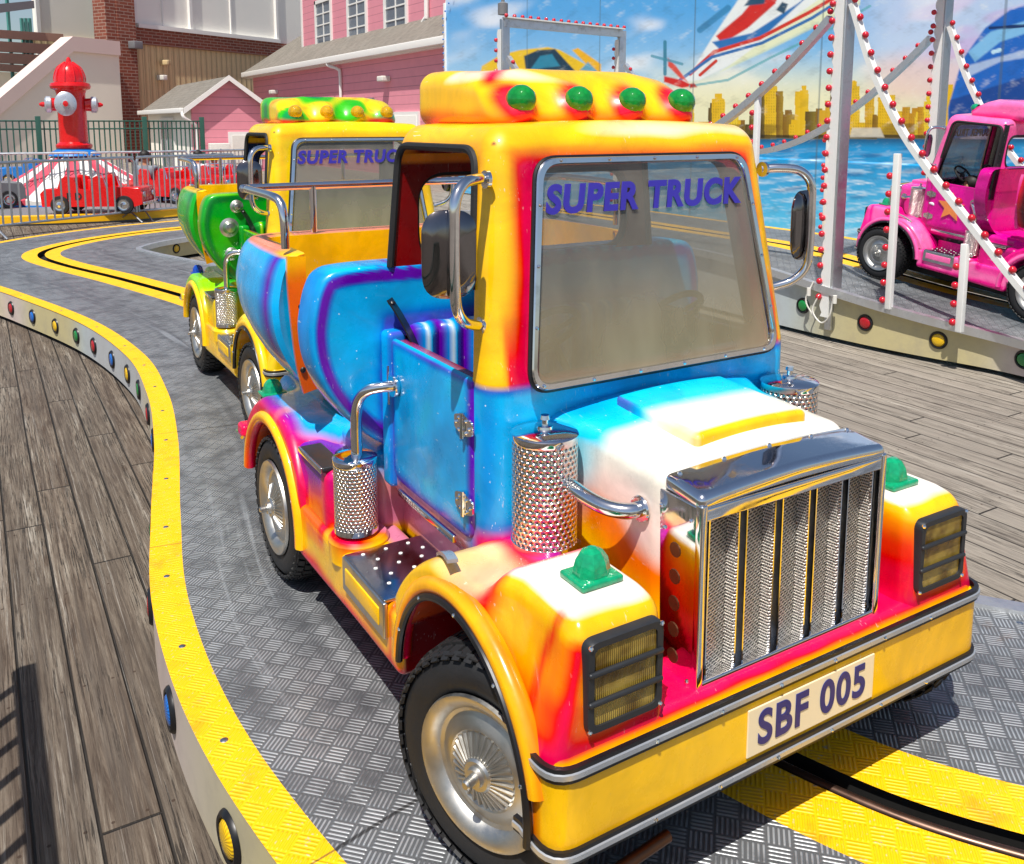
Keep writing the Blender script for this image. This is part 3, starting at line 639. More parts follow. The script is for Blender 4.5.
    def stw(par,x,y,z,tilt=40):
        m=MB(); tube(m,[(.078*math.cos(a),.078*math.sin(a),0) for a in np.linspace(0,2*math.pi,33)[:-1]],.0085,8,True)
        for a in (90,210,330): tube(m,[(0,0,-.008),(.078*math.cos(R(a)),.078*math.sin(R(a)),0)],.006,6)
        lathe(m,[(.0,.004),(.02,.002),(.022,-.01),(.008,-.02),(.008,-.12)],12); ob('steering_wheel',m,'rubber',par,loc=(x,y,z),rot=(R(-tilt),0,0))
    stw(root,-.19,.625,.925,48); stw(root,.19,.625,.925,48); 
    mb=rbox(-.385,.385,.72,.985,.40,.60,.03,.03); mb.join(rbox(-.385,.385,.925,.992,.58,.90,.03,.01))
    mb.warp(lambda v: np.c_[v[:,0],v[:,1]-.012*np.cos(v[:,0]*90)*(v[:,2]>.62),v[:,2]])
    def cseat(p,nn): return mix(mix(full(p,P),B,.5+.5*np.cos(p[:,0]*90)),W,ss(.7,1,np.cos(p[:,0]*90+.4))*.6)
    ob('bench_seat',mb,'paint',cab,col=cseat)
    # ---- roof pod with four lamps
    mb=rbox(-.30,.30,.665,1.10,1.385,1.53,.045,.012,5)
    def vp(v):
        x,y,z=v.T.copy(); t=(z-1.385)/.145; cut=np.clip((np.abs(x)-.16)/.14,0,1)
        y=y+ .10*t**1.4*ss(1.04,.66,y); z=z-.030*t*cut*ss(1.0,.7,y)
        for i in range(4):
            cx=-.235+i*.157; b=np.exp(-((x-cx)/.042)**2)*np.exp(-((t-.42)/.34)**2)*ss(.86,.72,y); y=y-.048*b
        return np.c_[x,y,z]
    mb.warp(vp)
    def cv(p,nn):
        x,y,z=p.T; k=.014*nz(p,8,pal.get('seed',0)); c=full(p,Y)
        c=mix(c,A,ss(1.412,1.395,z+k*.6)); c=mix(c,O,ss(1.445,1.41,z+k)*.7)
        for i in range(4): cx=-.235+i*.157; d=np.hypot(x-cx,(z-1.447)*1.1); c=mix(c,A,ss(.066,.04,d+k*.5)*ss(.86,.78,y)*.9)
        if kind=='blue':
            c=mix(c,W,ss(.35,.9,nz(p,5,1.3))*ss(1.48,1.51,z)*.7); c=mix(c,A,ss(.055,.0,np.abs(y-.80-.5*(x+.19)+.05*np.sin(x*12)))*ss(1.47,1.50,z)*ss(-.05,-.12,x)*.9)
        elif kind=='yellow':
            n1=nz(p*np.array([1,1,.6]),8,2.); c=mix(c,hx('#4cb83a'),ss(-.45,-.05,n1)); c=mix(c,hx('#1f8a4a'),ss(.25,.6,n1)); c=mix(c,hx('#e8d020'),ss(-.40,-.6,n1)*.8); c=mix(c,hx('#e07020'),ss(.1,.0,np.abs(n1+.38))*.5); c=mix(c,hx('#d03a4a'),ss(1.425,1.40,z+k))
        return c
    pod=ob('roof_pod',mb,'paint',root,col=cv)
    lm={'blue':'green_plastic','yellow':'amber_plastic','pink':'teal_plastic'}[kind]
    for i in range(4):
        cx=-.235+i*.157; m=MB(); lathe(m,[(.0,-.036),(.014,-.034),(.026,-.024),(.033,-.008),(.034,.004),(.030,.02)],20,'y'); m.warp(lambda v:v)
        ob('roof_lamp',m,lm,root,loc=(cx,.668,1.452))
    # ---- door
    for s in (-1,1):
        do=roundpoly([(.530,.505),(.960,.505),(.960,.868),(.530,.868)],[.035,.05,.012,.012],5)
        mb=pad(do,s*.442,.012,.004,s,12,.012,.016,(.745,.70))
        def cd(p,nn):
            x,y,z=p.T; k=.01*nz(p,9); e=np.minimum(np.minimum(.962-y,z-.50),np.minimum(y-.528,.874-z)*1.5); c=mix(full(p,B),B*.62+P*.12,ss(-.1,.8,nz(p,6,3)+.4*nz(p,15,1))*.8); c=mix(c,Cy,ss(.3,1.,nz(p,9,7)+.3*nz(p,21,2))*.45)
            c=mix(c,P,ss(.045,.008,e+k*.4)*.9); c=mix(c,Cy,ss(.862,.869,z)*.8)
            return c
        d=ob('door',mb,'paint',root,col=cd)
        for z in (.765,.59):
            m=MB(); lathe(m,[(.0,-.028),(.0055,-.028),(.0055,.028),(0,.028)],10,'z',(s*.452,.553,z)); 
            for sg in (-1,1): prism(m,roundpoly([(.553,z-.026),(.553+sg*.040,z-.014),(.553+sg*.040,z+.014),(.553,z+.026)][::sg],.006,3),s*.4465,s*.4505,'x')
            [ball(m,(s*.4515,.553+a,z+b),.0042,8) for a,b in ((.03,0),(-.03,0),(.016,.013),(-.016,.013),(.016,-.013),(-.016,-.013))]
            ob('hinge',m,'chrome',d)
        m=MB(); m.join(rbox(s*.447-.006,s*.447+.006,.60,.90,.478,.497,.004,.1,2)); ob('kick_strip',m,'chrome',root)
        m=MB(); tube(m,[(s*.448,.955,.70),(s*.448,.955,.80)],.005,8); ob('door_bar',m,'chrome',d)
        if kind=='pink':
            sp=[]
            for q in range(10): a=math.pi/2+q*math.pi/5; rr_=.115 if q%2==0 else .052; sp.append((.735+rr_*math.cos(a),.69+rr_*math.sin(a)))
            m=MB(); prism(m,sp,s*.447,s*.455,'x'); ob('star_emblem',m,'orange_star',d,smooth=False)
        # seat belt strap hanging over the sill
    if kind!='pink':
        m=MB(); sweep(m,catmull([(-.435,.972,.965),(-.415,.955,.925),(-.395,.935,.875),(-.375,.90,.80)],6),[(-.019,-.002),(.019,-.002),(.019,.002),(-.019,.002)]); ball(m,(-.43,.968,.955),.011,8,(1,1,.6)); ob('seat_belt',m,'black_trim',cab)
    # ---- side body: sill, muffler base, rear wing, tank panels
    RY,RZ,RR=1.56,.23,.252
    for s in (-1,1):
        mb=rbox(.40,.585,.60,1.33,.195,.345,.022,.014,3); mb.join(rbox(.40,.572,1.08,1.36,.25,.50,.03,.014,3)); mb.join(rbox(.30,.385,.62,1.75,.30,.56,.03,.03,3)); mb.join(rbox(.30,.46,1.02,1.75,.30,.55,.03,.03,3))
        lathe(mb,[(.075,.30),(.078,.352),(.070,.362),(0,.362)],24,'z',(.522,.995,0))
        mb.warp(lambda v: np.c_[v[:,0],v[:,1],v[:,2]-.018*ss(.7,1.4,v[:,1])*(v[:,2]<.3)]); mb.xf(Matrix.Diagonal((s,1,1,1)))
        if s<0: mb.f=[q[::-1] for q in mb.f]
        def csl(p,nn):
            x,y,z=p.T; ax=np.abs(x); k=.016*nz(p,9); c=mix(full(p,Y),O,ss(.25,.205,z+k)*.8+ss(.6,.9,nz(p,6,4))*.4); c=mix(c,A,ss(.232,.200,z+k*.5)*.95); c=mix(c,A,ss(.025,.0,np.abs(y-.655+k))*.7)
            c=mix(c,A,ss(.335,.365,z+k)); up=mix(mix(full(p,O),A,ss(.33,.40,z+k)),P,ss(.38,.47,z+k)); up=mix(up,O*.7+W*.3,ss(.34,.28,z)*.5); c=mix(c,up,ss(1.06,1.12,y)*ss(.26,.30,z))
            c=mix(c,A,ss(.03,.008,np.abs(y-1.11)+k*.3)*ss(.28,.32,z)*.9)
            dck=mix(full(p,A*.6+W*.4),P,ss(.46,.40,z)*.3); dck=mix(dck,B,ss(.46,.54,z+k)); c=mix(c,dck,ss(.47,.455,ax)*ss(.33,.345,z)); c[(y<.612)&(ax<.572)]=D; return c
        sill=ob('side_sill',mb,'paint',root,col=csl)
        m=rbox(.515,.580,1.10,1.29,.492,.508,.006,.1,2); m.xf(Matrix.Diagonal((s,1,1,1))); lid_=ob('fuel_box_lid',m,'black_plastic',root)
        m=MB(); m.join(rbox(min(s*.578,s*.584),max(s*.578,s*.584),1.10,1.29,.492,.509,.003,.1,2)); ob('lid_edge',m,'chrome',lid_)
        # step plate
        m=rbox(min(s*.375,s*.592),max(s*.375,s*.592),.665,.915,.345,.353,.003,.1,2)
        nf_=len(m.f)
        for i in range(3):
            for j in range(6): ball(m,(s*(.41+i*.060+(j%2)*.022),.69+j*.040,.353),.0060,6,(1,1,.45))
        st=ob('step_plate',m,['step_metal','white_paint'],root); st.data.polygons.foreach_set('material_index',[0]*nf_+[1]*(len(m.f)-nf_))
        m=MB(); m.join(rbox(min(s*.585,s*.596),max(s*.585,s*.596),.66,.92,.262,.348,.004,.1,2)); rs=ob('step_riser',m,'steel',st)
        m=MB(); m.join(rbox(min(s*.594,s*.599),max(s*.594,s*.599),.685,.895,.285,.328,.003,.1,2)); ob('riser_inlay',m,'paint',rs,col=Y*.9)
        # rear wing
        mb=rbox(.36,.588,1.265,1.90,.30,.56,.03,.013,4)
        def rwf(v):
            x,y,z=v.T; t=(z-.30)/.26; u=(x-.36)/.228; circ=RZ+np.sqrt(np.maximum(.335**2-(y-RY)**2,.002)); top=np.minimum(circ,.548); top=top*ss(.35,.8,u)+.548*(1-ss(.35,.8,u))
            return np.c_[s*x,y,.30+t*(np.maximum(top,.31)-.30)]
        mb.warp(rwf); cyl=MB(); prism(cyl,[(RY+(RR+.005)*math.cos(a),RZ+(RR+.005)*math.sin(a)) for a in np.linspace(0,2*math.pi,65)[:-1]],s*.42,s*.66,'x')
        def crw(p,nn):
            x,y,z=p.T; ax=np.abs(x); rr=np.hypot(y-RY,z-RZ); k=.012*nz(p,10); c=mix(full(p,O),Y,ss(.26,.28,rr+k*.4)*.5); c=mix(c,A,ss(.278,.305,rr+k)); c=mix(c,P,ss(.53,.56,z+k)*.6); c=mix(c,B,ss(.585,.52,ax+k)*ss(.48,.53,z)); c=mix(c,P,ss(.03,.0,np.abs(ax-.565+k))*ss(.50,.53,z)*.6); c=mix(c,A*.7+W*.3,ss(.05,0,np.abs(y-1.5+k))*ss(.4,.5,z)*ss(.5,.56,ax)*.6)
            
            if kind=='yellow': c=mix(c,hx('#8be01a'),ss(.40,.50,z+k+.25*(y-1.5))*.95)
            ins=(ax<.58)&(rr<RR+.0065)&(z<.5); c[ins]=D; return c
        w=cutobj('rear_wing',mb,[cyl],'paint',root,crw)
        m=MB(); tube(m,[(s*.582,RY-(RR+.022)*math.cos(a),RZ+(RR+.022)*math.sin(a)) for a in np.linspace(R(-4),R(172),40)],.021,10)
        ob('arch_lip',m,'paint',w,col=lambda p,nn: mix(mix(full(p,A),O,ss(RR+.0,RR+.012,np.hypot(p[:,1]-RY,p[:,2]-RZ))),Y,ss(RR+.012,RR+.03,np.hypot(p[:,1]-RY,p[:,2]-RZ))))
        m=rbox(min(s*.44,s*.60),max(s*.44,s*.60),1.85,1.915,.36,.40,.012,.02,3); q=ob('rear_corner',m,'paint',w,col=A)
        m=MB(); tube(m,[(s*.604,1.835,.368),(s*.604,1.91,.368),(s*.56,1.92,.368)],.006,6); ob('corner_trim',m,'chrome',q)
        marker(s*.530,1.715,.535,mk)
        # muffler behind the door with its elbow pipe
        cn=canister(root,s*.528,.995,.372,.566,.055,False)
        m=MB(); smoothtube(m,[(s*.524,.990,.56),(s*.524,.988,.66),(s*.522,.974,.715),(s*.508,.945,.748),(s*.475,.925,.757),(s*.445,.915,.757)],.0145,14,6); pe=ob('exhaust_pipe',m,'chrome',root)
        m=MB(); lathe(m,[(0,-.006),(.026,-.006),(.028,0),(.026,.006),(0,.006)],20,'x',(s*.452,.915,.757)); ob('pipe_flange',m,'chrome',pe)
        # muffler beside the hood
        canister(root,s*.352,.385,.545,.785,.067,True)
        m=MB(); smoothtube(m,[(s*.335,.322,.690),(s*.330,.27,.683),(s*.315,.225,.676),(s*.288,.195,.674),(s*.255,.188,.676)],.0155,14,6); pe=ob('exhaust_pipe',m,'chrome',root)
        m=MB(); lathe(m,[(.014,-.004),(.024,-.004),(.026,0),(.024,.004),(.014,.004)],20,'x',(s*.264,.188,.676)); ob('pipe_flange',m,'chrome',pe)
        # mirror
        m=MB(); smoothtube(m,[(s*.398,.545,1.285),(s*.43,.52,1.288),(s*.475,.492,1.282),(s*.502,.478,1.25),(s*.506,.476,1.19),(s*.506,.476,1.09),(s*.500,.480,1.035),(s*.475,.495,1.003),(s*.44,.515,.988),(s*.412,.53,.982)],.0115,12,6)
        mi=ob('mirror',m,'chrome',root)
        for q in ((.398,.540,1.285),(.418,.528,.982)): m=MB(); lathe(m,[(0,-.004),(.019,-.004),(.019,.004),(0,.004)],16,'x',(s*q[0],q[1],q[2])); ob('bracket_flange',m,'chrome',mi)
        m=MB(); po=rrect(.112,.178,.05,7); n=len(po); V=[np.c_[po[:,0]*f_,np.full(n,y),po[:,1]*f_] for f_,y in ((.93,.010),(1.,.006),(1.,.002),(.9,-.005),(.6,-.009),(.2,-.011))]
        m.add(np.vstack(V),[(k*n+i,(k+1)*n+i,(k+1)*n+(i+1)%n,k*n+(i+1)%n) for k in range(5) for i in range(n)]+[tuple(range(n)),tuple(range(6*n-1,5*n-1,-1))]); ob('mirror_shell',m,'mirror_dark',mi,loc=(s*.506,.496,1.142),rot=(0,0,s*.25))
    # drum: front disc wall across the truck, open tub behind it, chrome rail
    half=[(0,1.067),(-.30,1.067),(-.52,1.066),(-.585,1.052),(-.612,1.01),(-.626,.95),(-.631,.90),(-.624,.83),(-.602,.765),(-.568,.705),(-.520,.645),(-.46,.590),(-.38,.548),(-.20,.53),(0,.527)]
    half=[(q[0],.527+(q[1]-.527)*.962) for q in half]
    hc=catmull(half,6); disc=np.vstack([hc,(hc*[-1,1])[::-1][1:-1]])
    def yz(mb_,y0,flip): # pad() builds facing x; turn it to face -y
        mb_.warp(lambda v: np.c_[v[:,1],y0-(v[:,0]*-1),v[:,2]]); return mb_
    mb=pad(disc,0.,.10,.006,-1,34,.024,.014,(0,.80)); yz(mb,1.0,1)
    def cb1(p,nn):
        x,y,z=p.T; k=.012*nz(p,7); d=np.min(np.hypot(p[:,None,0]-disc[None,:,0],p[:,None,2]-disc[None,:,1]),axis=1)
        c=mix(full(p,B),B*.6+Cy*.4,ss(-.2,.8,nz(p,5,1)+.3*nz(p,14,2))*.6); c=mix(c,B*.7+P*.06,ss(.0,.9,nz(p,7,9))*.5); c=mix(c,B*.45+Cy*.35,ss(.06,.0,np.hypot(np.abs(x)-.50,z-.80))*.55)
        c=mix(c,P,ss(.052,.034,d+k*.5)*ss(.008,.018,d+k*.3)*.95); c=mix(c,B*.7+P*.3,ss(.012,.004,d)*.8); c=mix(c,Cy,ss(1.032,1.042,z)*ss(.40,.52,np.abs(x))*.7)
        c=mix(c,P,ss(.47,.44,np.abs(x)+k)*ss(.95,.90,z)*.7); c=mix(c,CB*.5+P*.5,ss(1.02,1.06,y)*.6)
        if kind=='pink': c=mix(c,P,ss(.2,.9,np.sin(x*70+4*np.sin(z*9))+.5*nz(p,13))*.6)
        return c
    dw_=ob('drum_front',mb,'paint',root,col=cb1)
    def ringy(y,sx,zt,zb):
        t=(disc[:,1]-.527)/(1.0465-.527); return np.c_[disc[:,0]*sx,np.full(len(disc),y),zb+(zt-zb)*t]
    spec=[(1.335,.93,1.06,.55),(1.325,.97,1.065,.535),(1.335,.995,1.067,.527),(1.38,1.005,1.067,.527),(1.46,1.01,1.067,.53),(1.55,1.01,1.067,.54),(1.64,1.0,1.066,.555),(1.72,.99,1.066,.58),(1.79,.97,1.065,.61),(1.85,.935,1.062,.65),(1.885,.90,1.055,.69),(1.90,.84,1.04,.72)]
    sp=np.array(spec); 
    sp[:,2]-=.020; R_=[ringy(*q) for q in sp]; m_=len(disc); mb=MB(); V=np.vstack(R_); F=[(k*m_+i,(k+1)*m_+i,(k+1)*m_+(i+1)%m_,k*m_+(i+1)%m_) for k in range(len(R_)-1) for i in range(m_)]
    mb.add(V,F+[tuple(range(m_)),tuple(range(len(R_)*m_-1,(len(R_)-1)*m_-1,-1))])
    tub=rbox(-.535,.535,1.20,1.705,.575,1.30,.03,.3,3)
    def cb2(p,nn):
        B=hx(pal.get('tub',pal['cool'])); P=hx(pal.get('tub_trim',pal['trim'])); x,y,z=p.T; ax=np.abs(x); k=.012*nz(p,7); c=mix(full(p,B),B*.6+Cy*.4,ss(-.2,.8,nz(p,5,6))*.35)
        c=mix(c,B*.7+P*.06,ss(.0,.9,nz(p,7,9))*.5); out_=ss(1.345,1.36,y); cr=np.abs(y-1.375)
        c=mix(c,P,ss(.032,.010,cr+k*.3)*.95); c=mix(c,mix(full(p,B),P,ss(.70,.60,z+k)),1-out_); c=mix(c,P,ss(.62,.57,z+k)*.7*ss(1.6,1.45,y))
        c=mix(c,Y*.8+O*.2,ss(.665,.64,z+k*2.5)*ss(1.45,1.55,y+k*3)*ss(.60,.62,z+.2)*.85)
        c=mix(c,mix(full(p,O*.55+W*.3+A*.15),Y,ss(1.42,1.37,y+k)),ss(1.028,1.036,z))
        ins=(ax<.5355)&(y>1.20)&(y<1.7055); ci=mix(mix(full(p,O),Y,ss(.5,.85,z+.03*nz(p,7))*.75+.25),W,0*ss(1.035,1.044,z+.006*nz(p,30))*.6)
        c[ins]=ci[ins]; return c
    tk=cutobj('drum_tub',mb,[tub],'paint',root,cb2)
    for s in (-1,1):
        m=MB(); sweep(m,catmull([(s*.563,1.318,1.038),(s*.566,1.312,.98),(s*.560,1.312,.86),(s*.548,1.315,.74),(s*.53,1.32,.655)],6),[(-.026,-.010),(.026,-.010),(.024,.010),(-.024,.010)],up=(0,1,0)); te=ob('tub_edge',m,'paint',tk,col=lambda p,nn: mix(full(p,O),Y,ss(.95,1.05,p[:,2])*.8+ss(.2,.8,nz(p,9))*.2))
        for z in (.90,.72): m=MB(); ball(m,(s*.557,1.302,z),.009,8,(1,.5,1)); ob('edge_bolt',m,'black_trim',te)
        m=rbox(min(s*.40,s*.452),max(s*.40,s*.452),.945,1.0,.48,.885,.014,.02,3); ob('door_jamb',m,'paint',root,col=lambda p,nn: mix(full(p,B),P,ss(.965,.945,p[:,1])*.5+ss(.47,.452,np.abs(p[:,0]))*.0+ss(.87,.885,p[:,2])*.3))
        if kind=='yellow':
            for x_,z_,q in ((.455,.98,.85),(.495,.875,1.25),(.49,.74,.85)):
                m=MB(); lathe(m,[(0,-.020*q),(.018*q,-.017*q),(.026*q,-.006),(.028*q,0),(.040*q,.006)],18,'y',(s*x_,.992,z_)); ob('round_stud',m,'rim_metal',dw_)
    stw(root,.14,1.22,.93,-140+180)
    m=MB(); rail=[(-.575,1.365,1.055),(-.577,1.365,1.14),(-.580,1.385,1.180),(-.588,1.43,1.196),(-.592,1.64,1.200),(-.585,1.705,1.200),(-.54,1.735,1.200),(0,1.735,1.200),(.54,1.735,1.200),(.585,1.705,1.200),(.592,1.64,1.200),(.588,1.43,1.196),(.580,1.385,1.180),(.577,1.365,1.14),(.575,1.365,1.055)]
    smoothtube(m,rail,.0125,12,5); hr=ob('handrail',m,'chrome',root)
    for x in (-.37,.37): m=MB(); tube(m,[(x,1.735,1.05),(x,1.735,1.200)],.011,10); ob('rail_post',m,'chrome',hr)
    m=rbox(-.40,.40,1.05,1.9,.45,.56,.03,.05); ob('rear_deck',m,'paint',root,col=lambda p,nn: mix(full(p,B),P,ss(.50,.46,p[:,2])))
    # chassis and number plate
    m=MB(); box(m,-.36,.36,.10,2.05,.10,.30); box(m,-.40,.40,1.3,1.85,.19,.30); ob('chassis',m,'dark_underside',root,smooth=False)
    m=MB(); tube(m,[(-.50,.09,.130),(.50,.09,.130)],.024,14); uf=ob('under_bar',m,'black_trim',root)
    m=MB(); tube(m,[(-.60,.02,.10),(-.30,.045,.11)],.011,10); lathe(m,[(0,-.02),(.022,-.018),(.026,0),(.022,.018),(0,.02)],14,'x',(-.605,.02,.10)); lathe(m,[(.0,-.022),(.017,-.02),(.017,.02),(0,.022)],12,'x',(-.47,.03,.104)); ob('tie_rod',m,'rod_copper',uf)
    if kind!='pink':
        m=rbox(-.157,.197,-.0035,.0,.238,.334,.0015,.2,1); pl=ob('number_plate',m,'plate_cream',root,smooth=False)
        tx='SBF 005' if kind=='blue' else 'SBF 004'
        tm=text_mesh('SBF 005',  .085,0,.0022,.0008,1.12,.80); co=np.array([v.co[:] for v in tm.vertices]); sx=.300/(co[:,0].max()-co[:,0].min()); sy=.071/(co[:,1].max()-co[:,1].min()); tm.transform(Matrix.Diagonal((sx,sy,1,1))); tm.materials.append(MATS['navy_ink'])
        for w_ in split_words(tm): link('plate_characters',w_,pl,(.020,-.0045,.286),(R(90),0,0))
    # wheels
    st={'blue':R(21),'yellow':R(3),'pink':0}[kind]
    wheel(root,-.515,.26,st,-1); wheel(root,.515,.26,st,1); wheel(root,-.505,RY,0,-1); wheel(root,.505,RY,0,1)
    return root
simple('orange_star','#e8884a',.4,var=.25,nscale=30,coat=.3)
mk_chrome('step_metal',(.42,.43,.47),.16,.3,.05)
mk_chrome('mirror_dark',(.20,.19,.20),.05,.16,.03)
P1=dict(base='#ffc600',edge='#ff6a10',acc='#ea0650',cool='#0eb0f4',trim='#6c12a8',light='#f5f1e4',pale='#1fcdf0',inside='#7c0c10',deep='#8f0f16')
P2=dict(cab_low='#f7b500',cab_trim='#f09a00',base='#ffcf00',edge='#ffb000',acc='#f5d000',cool='#1fae2e',trim='#0c7a2c',light='#e8f060',pale='#8ad820',inside='#0d2450',deep='#5a4a10',seed=2)
P3=dict(tub='#d3152e',tub_trim='#40101c',base='#ff8abd',edge='#fb66aa',acc='#ee3088',cool='#e0289a',trim='#a80f6a',light='#f46ab0',pale='#e63aa4',inside='#101018',deep='#3a0a28',seed=3)
# ------------------------------------------------------------------ survey helpers (turn a sight line into a place)
F_=895.;CX_=512.;CY_=250.;YAW=R(30.9);PIT=math.atan(127/895.);CAMH=1.4
_h=np.array([math.sin(YAW),math.cos(YAW),0]);_r=np.array([math.cos(YAW),-math.sin(YAW),0]);_z=np.array([0,0,1.])
_f=_h*math.cos(PIT)-_z*math.sin(PIT);_u=_z*math.cos(PIT)+_h*math.sin(PIT);_O=np.array([0,0,CAMH])
def sight(px,py): return _f+_r*(px-CX_)/F_-_u*(py-CY_)/F_
def at(px,py,X=None,Y=None,Z=None,D=None):
    d=sight(px,py)
    t=(X-_O[0])/d[0] if X is not None else (Y-_O[1])/d[1] if Y is not None else (Z-_O[2])/d[2] if Z is not None else D/(d@_h)
    return _O+d*t
class Frame:
    # vertical facade plane: local x along it, y away from the viewer, z up
    def __init__(s,A,ang): s.A=np.array([A[0],A[1],0.]);s.a=ang;s.d=np.array([math.cos(ang),math.sin(ang),0]);s.n=np.array([-math.sin(ang),math.cos(ang),0])
    def uv(s,px,py,off=0.):
        d=sight(px,py); t=((s.A-_O)@s.n+off)/(d@s.n); p=_O+d*t; return ((p-s.A)@s.d,p[2])
    def root(s,name,label,cat,group=None): return thing(name,label,cat,tuple(s.A),(0,0,s.a),group)
# ------------------------------------------------------------------ setting materials
def mk_wood():
    t=NT('weathered_boards'); p=t.geo(); s=t.sep(p); W=.137
    xs=t.math('ADD',s[0],t.math('MULTIPLY',t.math('SUBTRACT',t.noise(t.scale(p,(.5,.35,1)),1.,1),.5),.03))
    q=t.math('DIVIDE',xs,W); i=t.math('FLOOR',q); f=t.math('FRACT',q)
    wn=t.new('ShaderNodeTexWhiteNoise',noise_dimensions='1D'); t.put(wn.inputs['W'],i); r=wn.outputs['Value']
    yy=t.math('ADD',t.math('DIVIDE',s[1],2.3),t.math('MULTIPLY',r,7.3)); j=t.math('FLOOR',yy); fy=t.math('FRACT',yy)
    wn2=t.new('ShaderNodeTexWhiteNoise',noise_dimensions='2D'); t.l.new(t.comb(i,j),wn2.inputs['Vector']); r2=wn2.outputs['Value']
    v=t.comb(t.math('MULTIPLY',s[0],1.),t.math('ADD',s[1],t.math('MULTIPLY',r2,31.)),r2)
    g1=t.noise(t.scale(v,(62,1.9,1)),1.,8,.78,.9); g2=t.noise(t.scale(v,(230,5,1)),1.,3,.6); g3=t.noise(t.scale(v,(9,1.3,1)),1.,4,.6,.4)
    base=t.ramp(t.math('ADD',t.math('MULTIPLY',g1,.65),t.math('MULTIPLY',g3,.35)),[(.35,hx('#1f1915')),(.44,hx('#4c4036')),(.53,hx('#74685b')),(.66,hx('#a39a8c'))])
    base=t.mixc(t.math('MULTIPLY',r2,.45),base,t.mixc(.5,base,hx('#66564a')),'MIX')
    fade=t.mapr(s[0],1.,3.5); st2=t.noise(t.scale(v,(26,.8,1)),1.,6,.75,.3); base=t.mixc(t.math('MULTIPLY',fade,.40),base,hx('#c9c1b4')); base=t.mixc(t.math('MULTIPLY',t.mapr(st2,.50,.64),.62),base,hx('#5a5149')); base=t.mixc(t.math('MULTIPLY',t.mapr(st2,.42,.32),.4),base,hx('#cfc8bc'))
    base=t.mixc(t.mapr(r,.0,1.,.0,.28),base,(.10,.085,.07))
    crack=t.math('MULTIPLY',t.mapr(g2,.55,.64),t.mapr(g3,.42,.58)); c2=t.mapr(g1,.33,.27); crack=t.math('MAXIMUM',crack,c2)
    vk=t.new('ShaderNodeTexVoronoi'); t.put(vk.inputs['Scale'],1.); t.l.new(t.scale(v,(6,1.4,1)),vk.inputs['Vector']); knot=t.mapr(vk.outputs['Distance'],.10,.05)
    gap=t.math('MAXIMUM',t.mapr(t.math('ABSOLUTE',t.math('SUBTRACT',f,.5)),.464,.490),t.mapr(t.math('ABSOLUTE',t.math('SUBTRACT',fy,.5)),.4978,.499))
    c=t.mixc(t.math('MULTIPLY',crack,.85),base,(.055,.045,.038)); c=t.mixc(t.math('MULTIPLY',knot,.6),c,(.07,.045,.03)); c=t.mixc(t.math('MULTIPLY',gap,.93),c,(.018,.015,.013))
    st=t.noise(t.scale(p,(1.2,1.2,1)),1.,5,.65); c=t.mixc(t.mapr(st,.55,.8,0.,.35),c,(.16,.13,.11))
    t.set(base=c,rough=.8,spec=.35)
    ln=t.noise(t.scale(v,(150,.9,1)),1.,5,.8,.2); c=t.mixc(t.math('MULTIPLY',t.mapr(ln,.56,.66),.55),c,(.05,.042,.036)); c=t.mixc(t.math('MULTIPLY',t.mapr(ln,.42,.34),.30),c,(.62,.58,.52)); nx=t.math('ABSOLUTE',t.math('SUBTRACT',t.math('ABSOLUTE',t.math('SUBTRACT',f,.5)),.28)); ny=t.math('ABSOLUTE',t.math('SUBTRACT',t.math('FRACT',t.math('DIVIDE',s[1],.61)),.5)); nail=t.math('LESS_THAN',t.math('ADD',t.math('POWER',t.math('MULTIPLY',nx,W),2.),t.math('POWER',t.math('MULTIPLY',ny,.61),2.)),.000022); c=t.mixc(t.math('MULTIPLY',nail,.85),c,(.05,.03,.02))
    t.set(base=c)
    h=t.math('SUBTRACT',t.math('ADD',t.math('MULTIPLY',g1,.5),t.math('MULTIPLY',g3,.3)),t.math('ADD',t.math('MULTIPLY',gap,1.4),t.math('MULTIPLY',crack,.5)))
    t.bump(h,1.,.012); MATS['wood']=t.m
mk_wood()
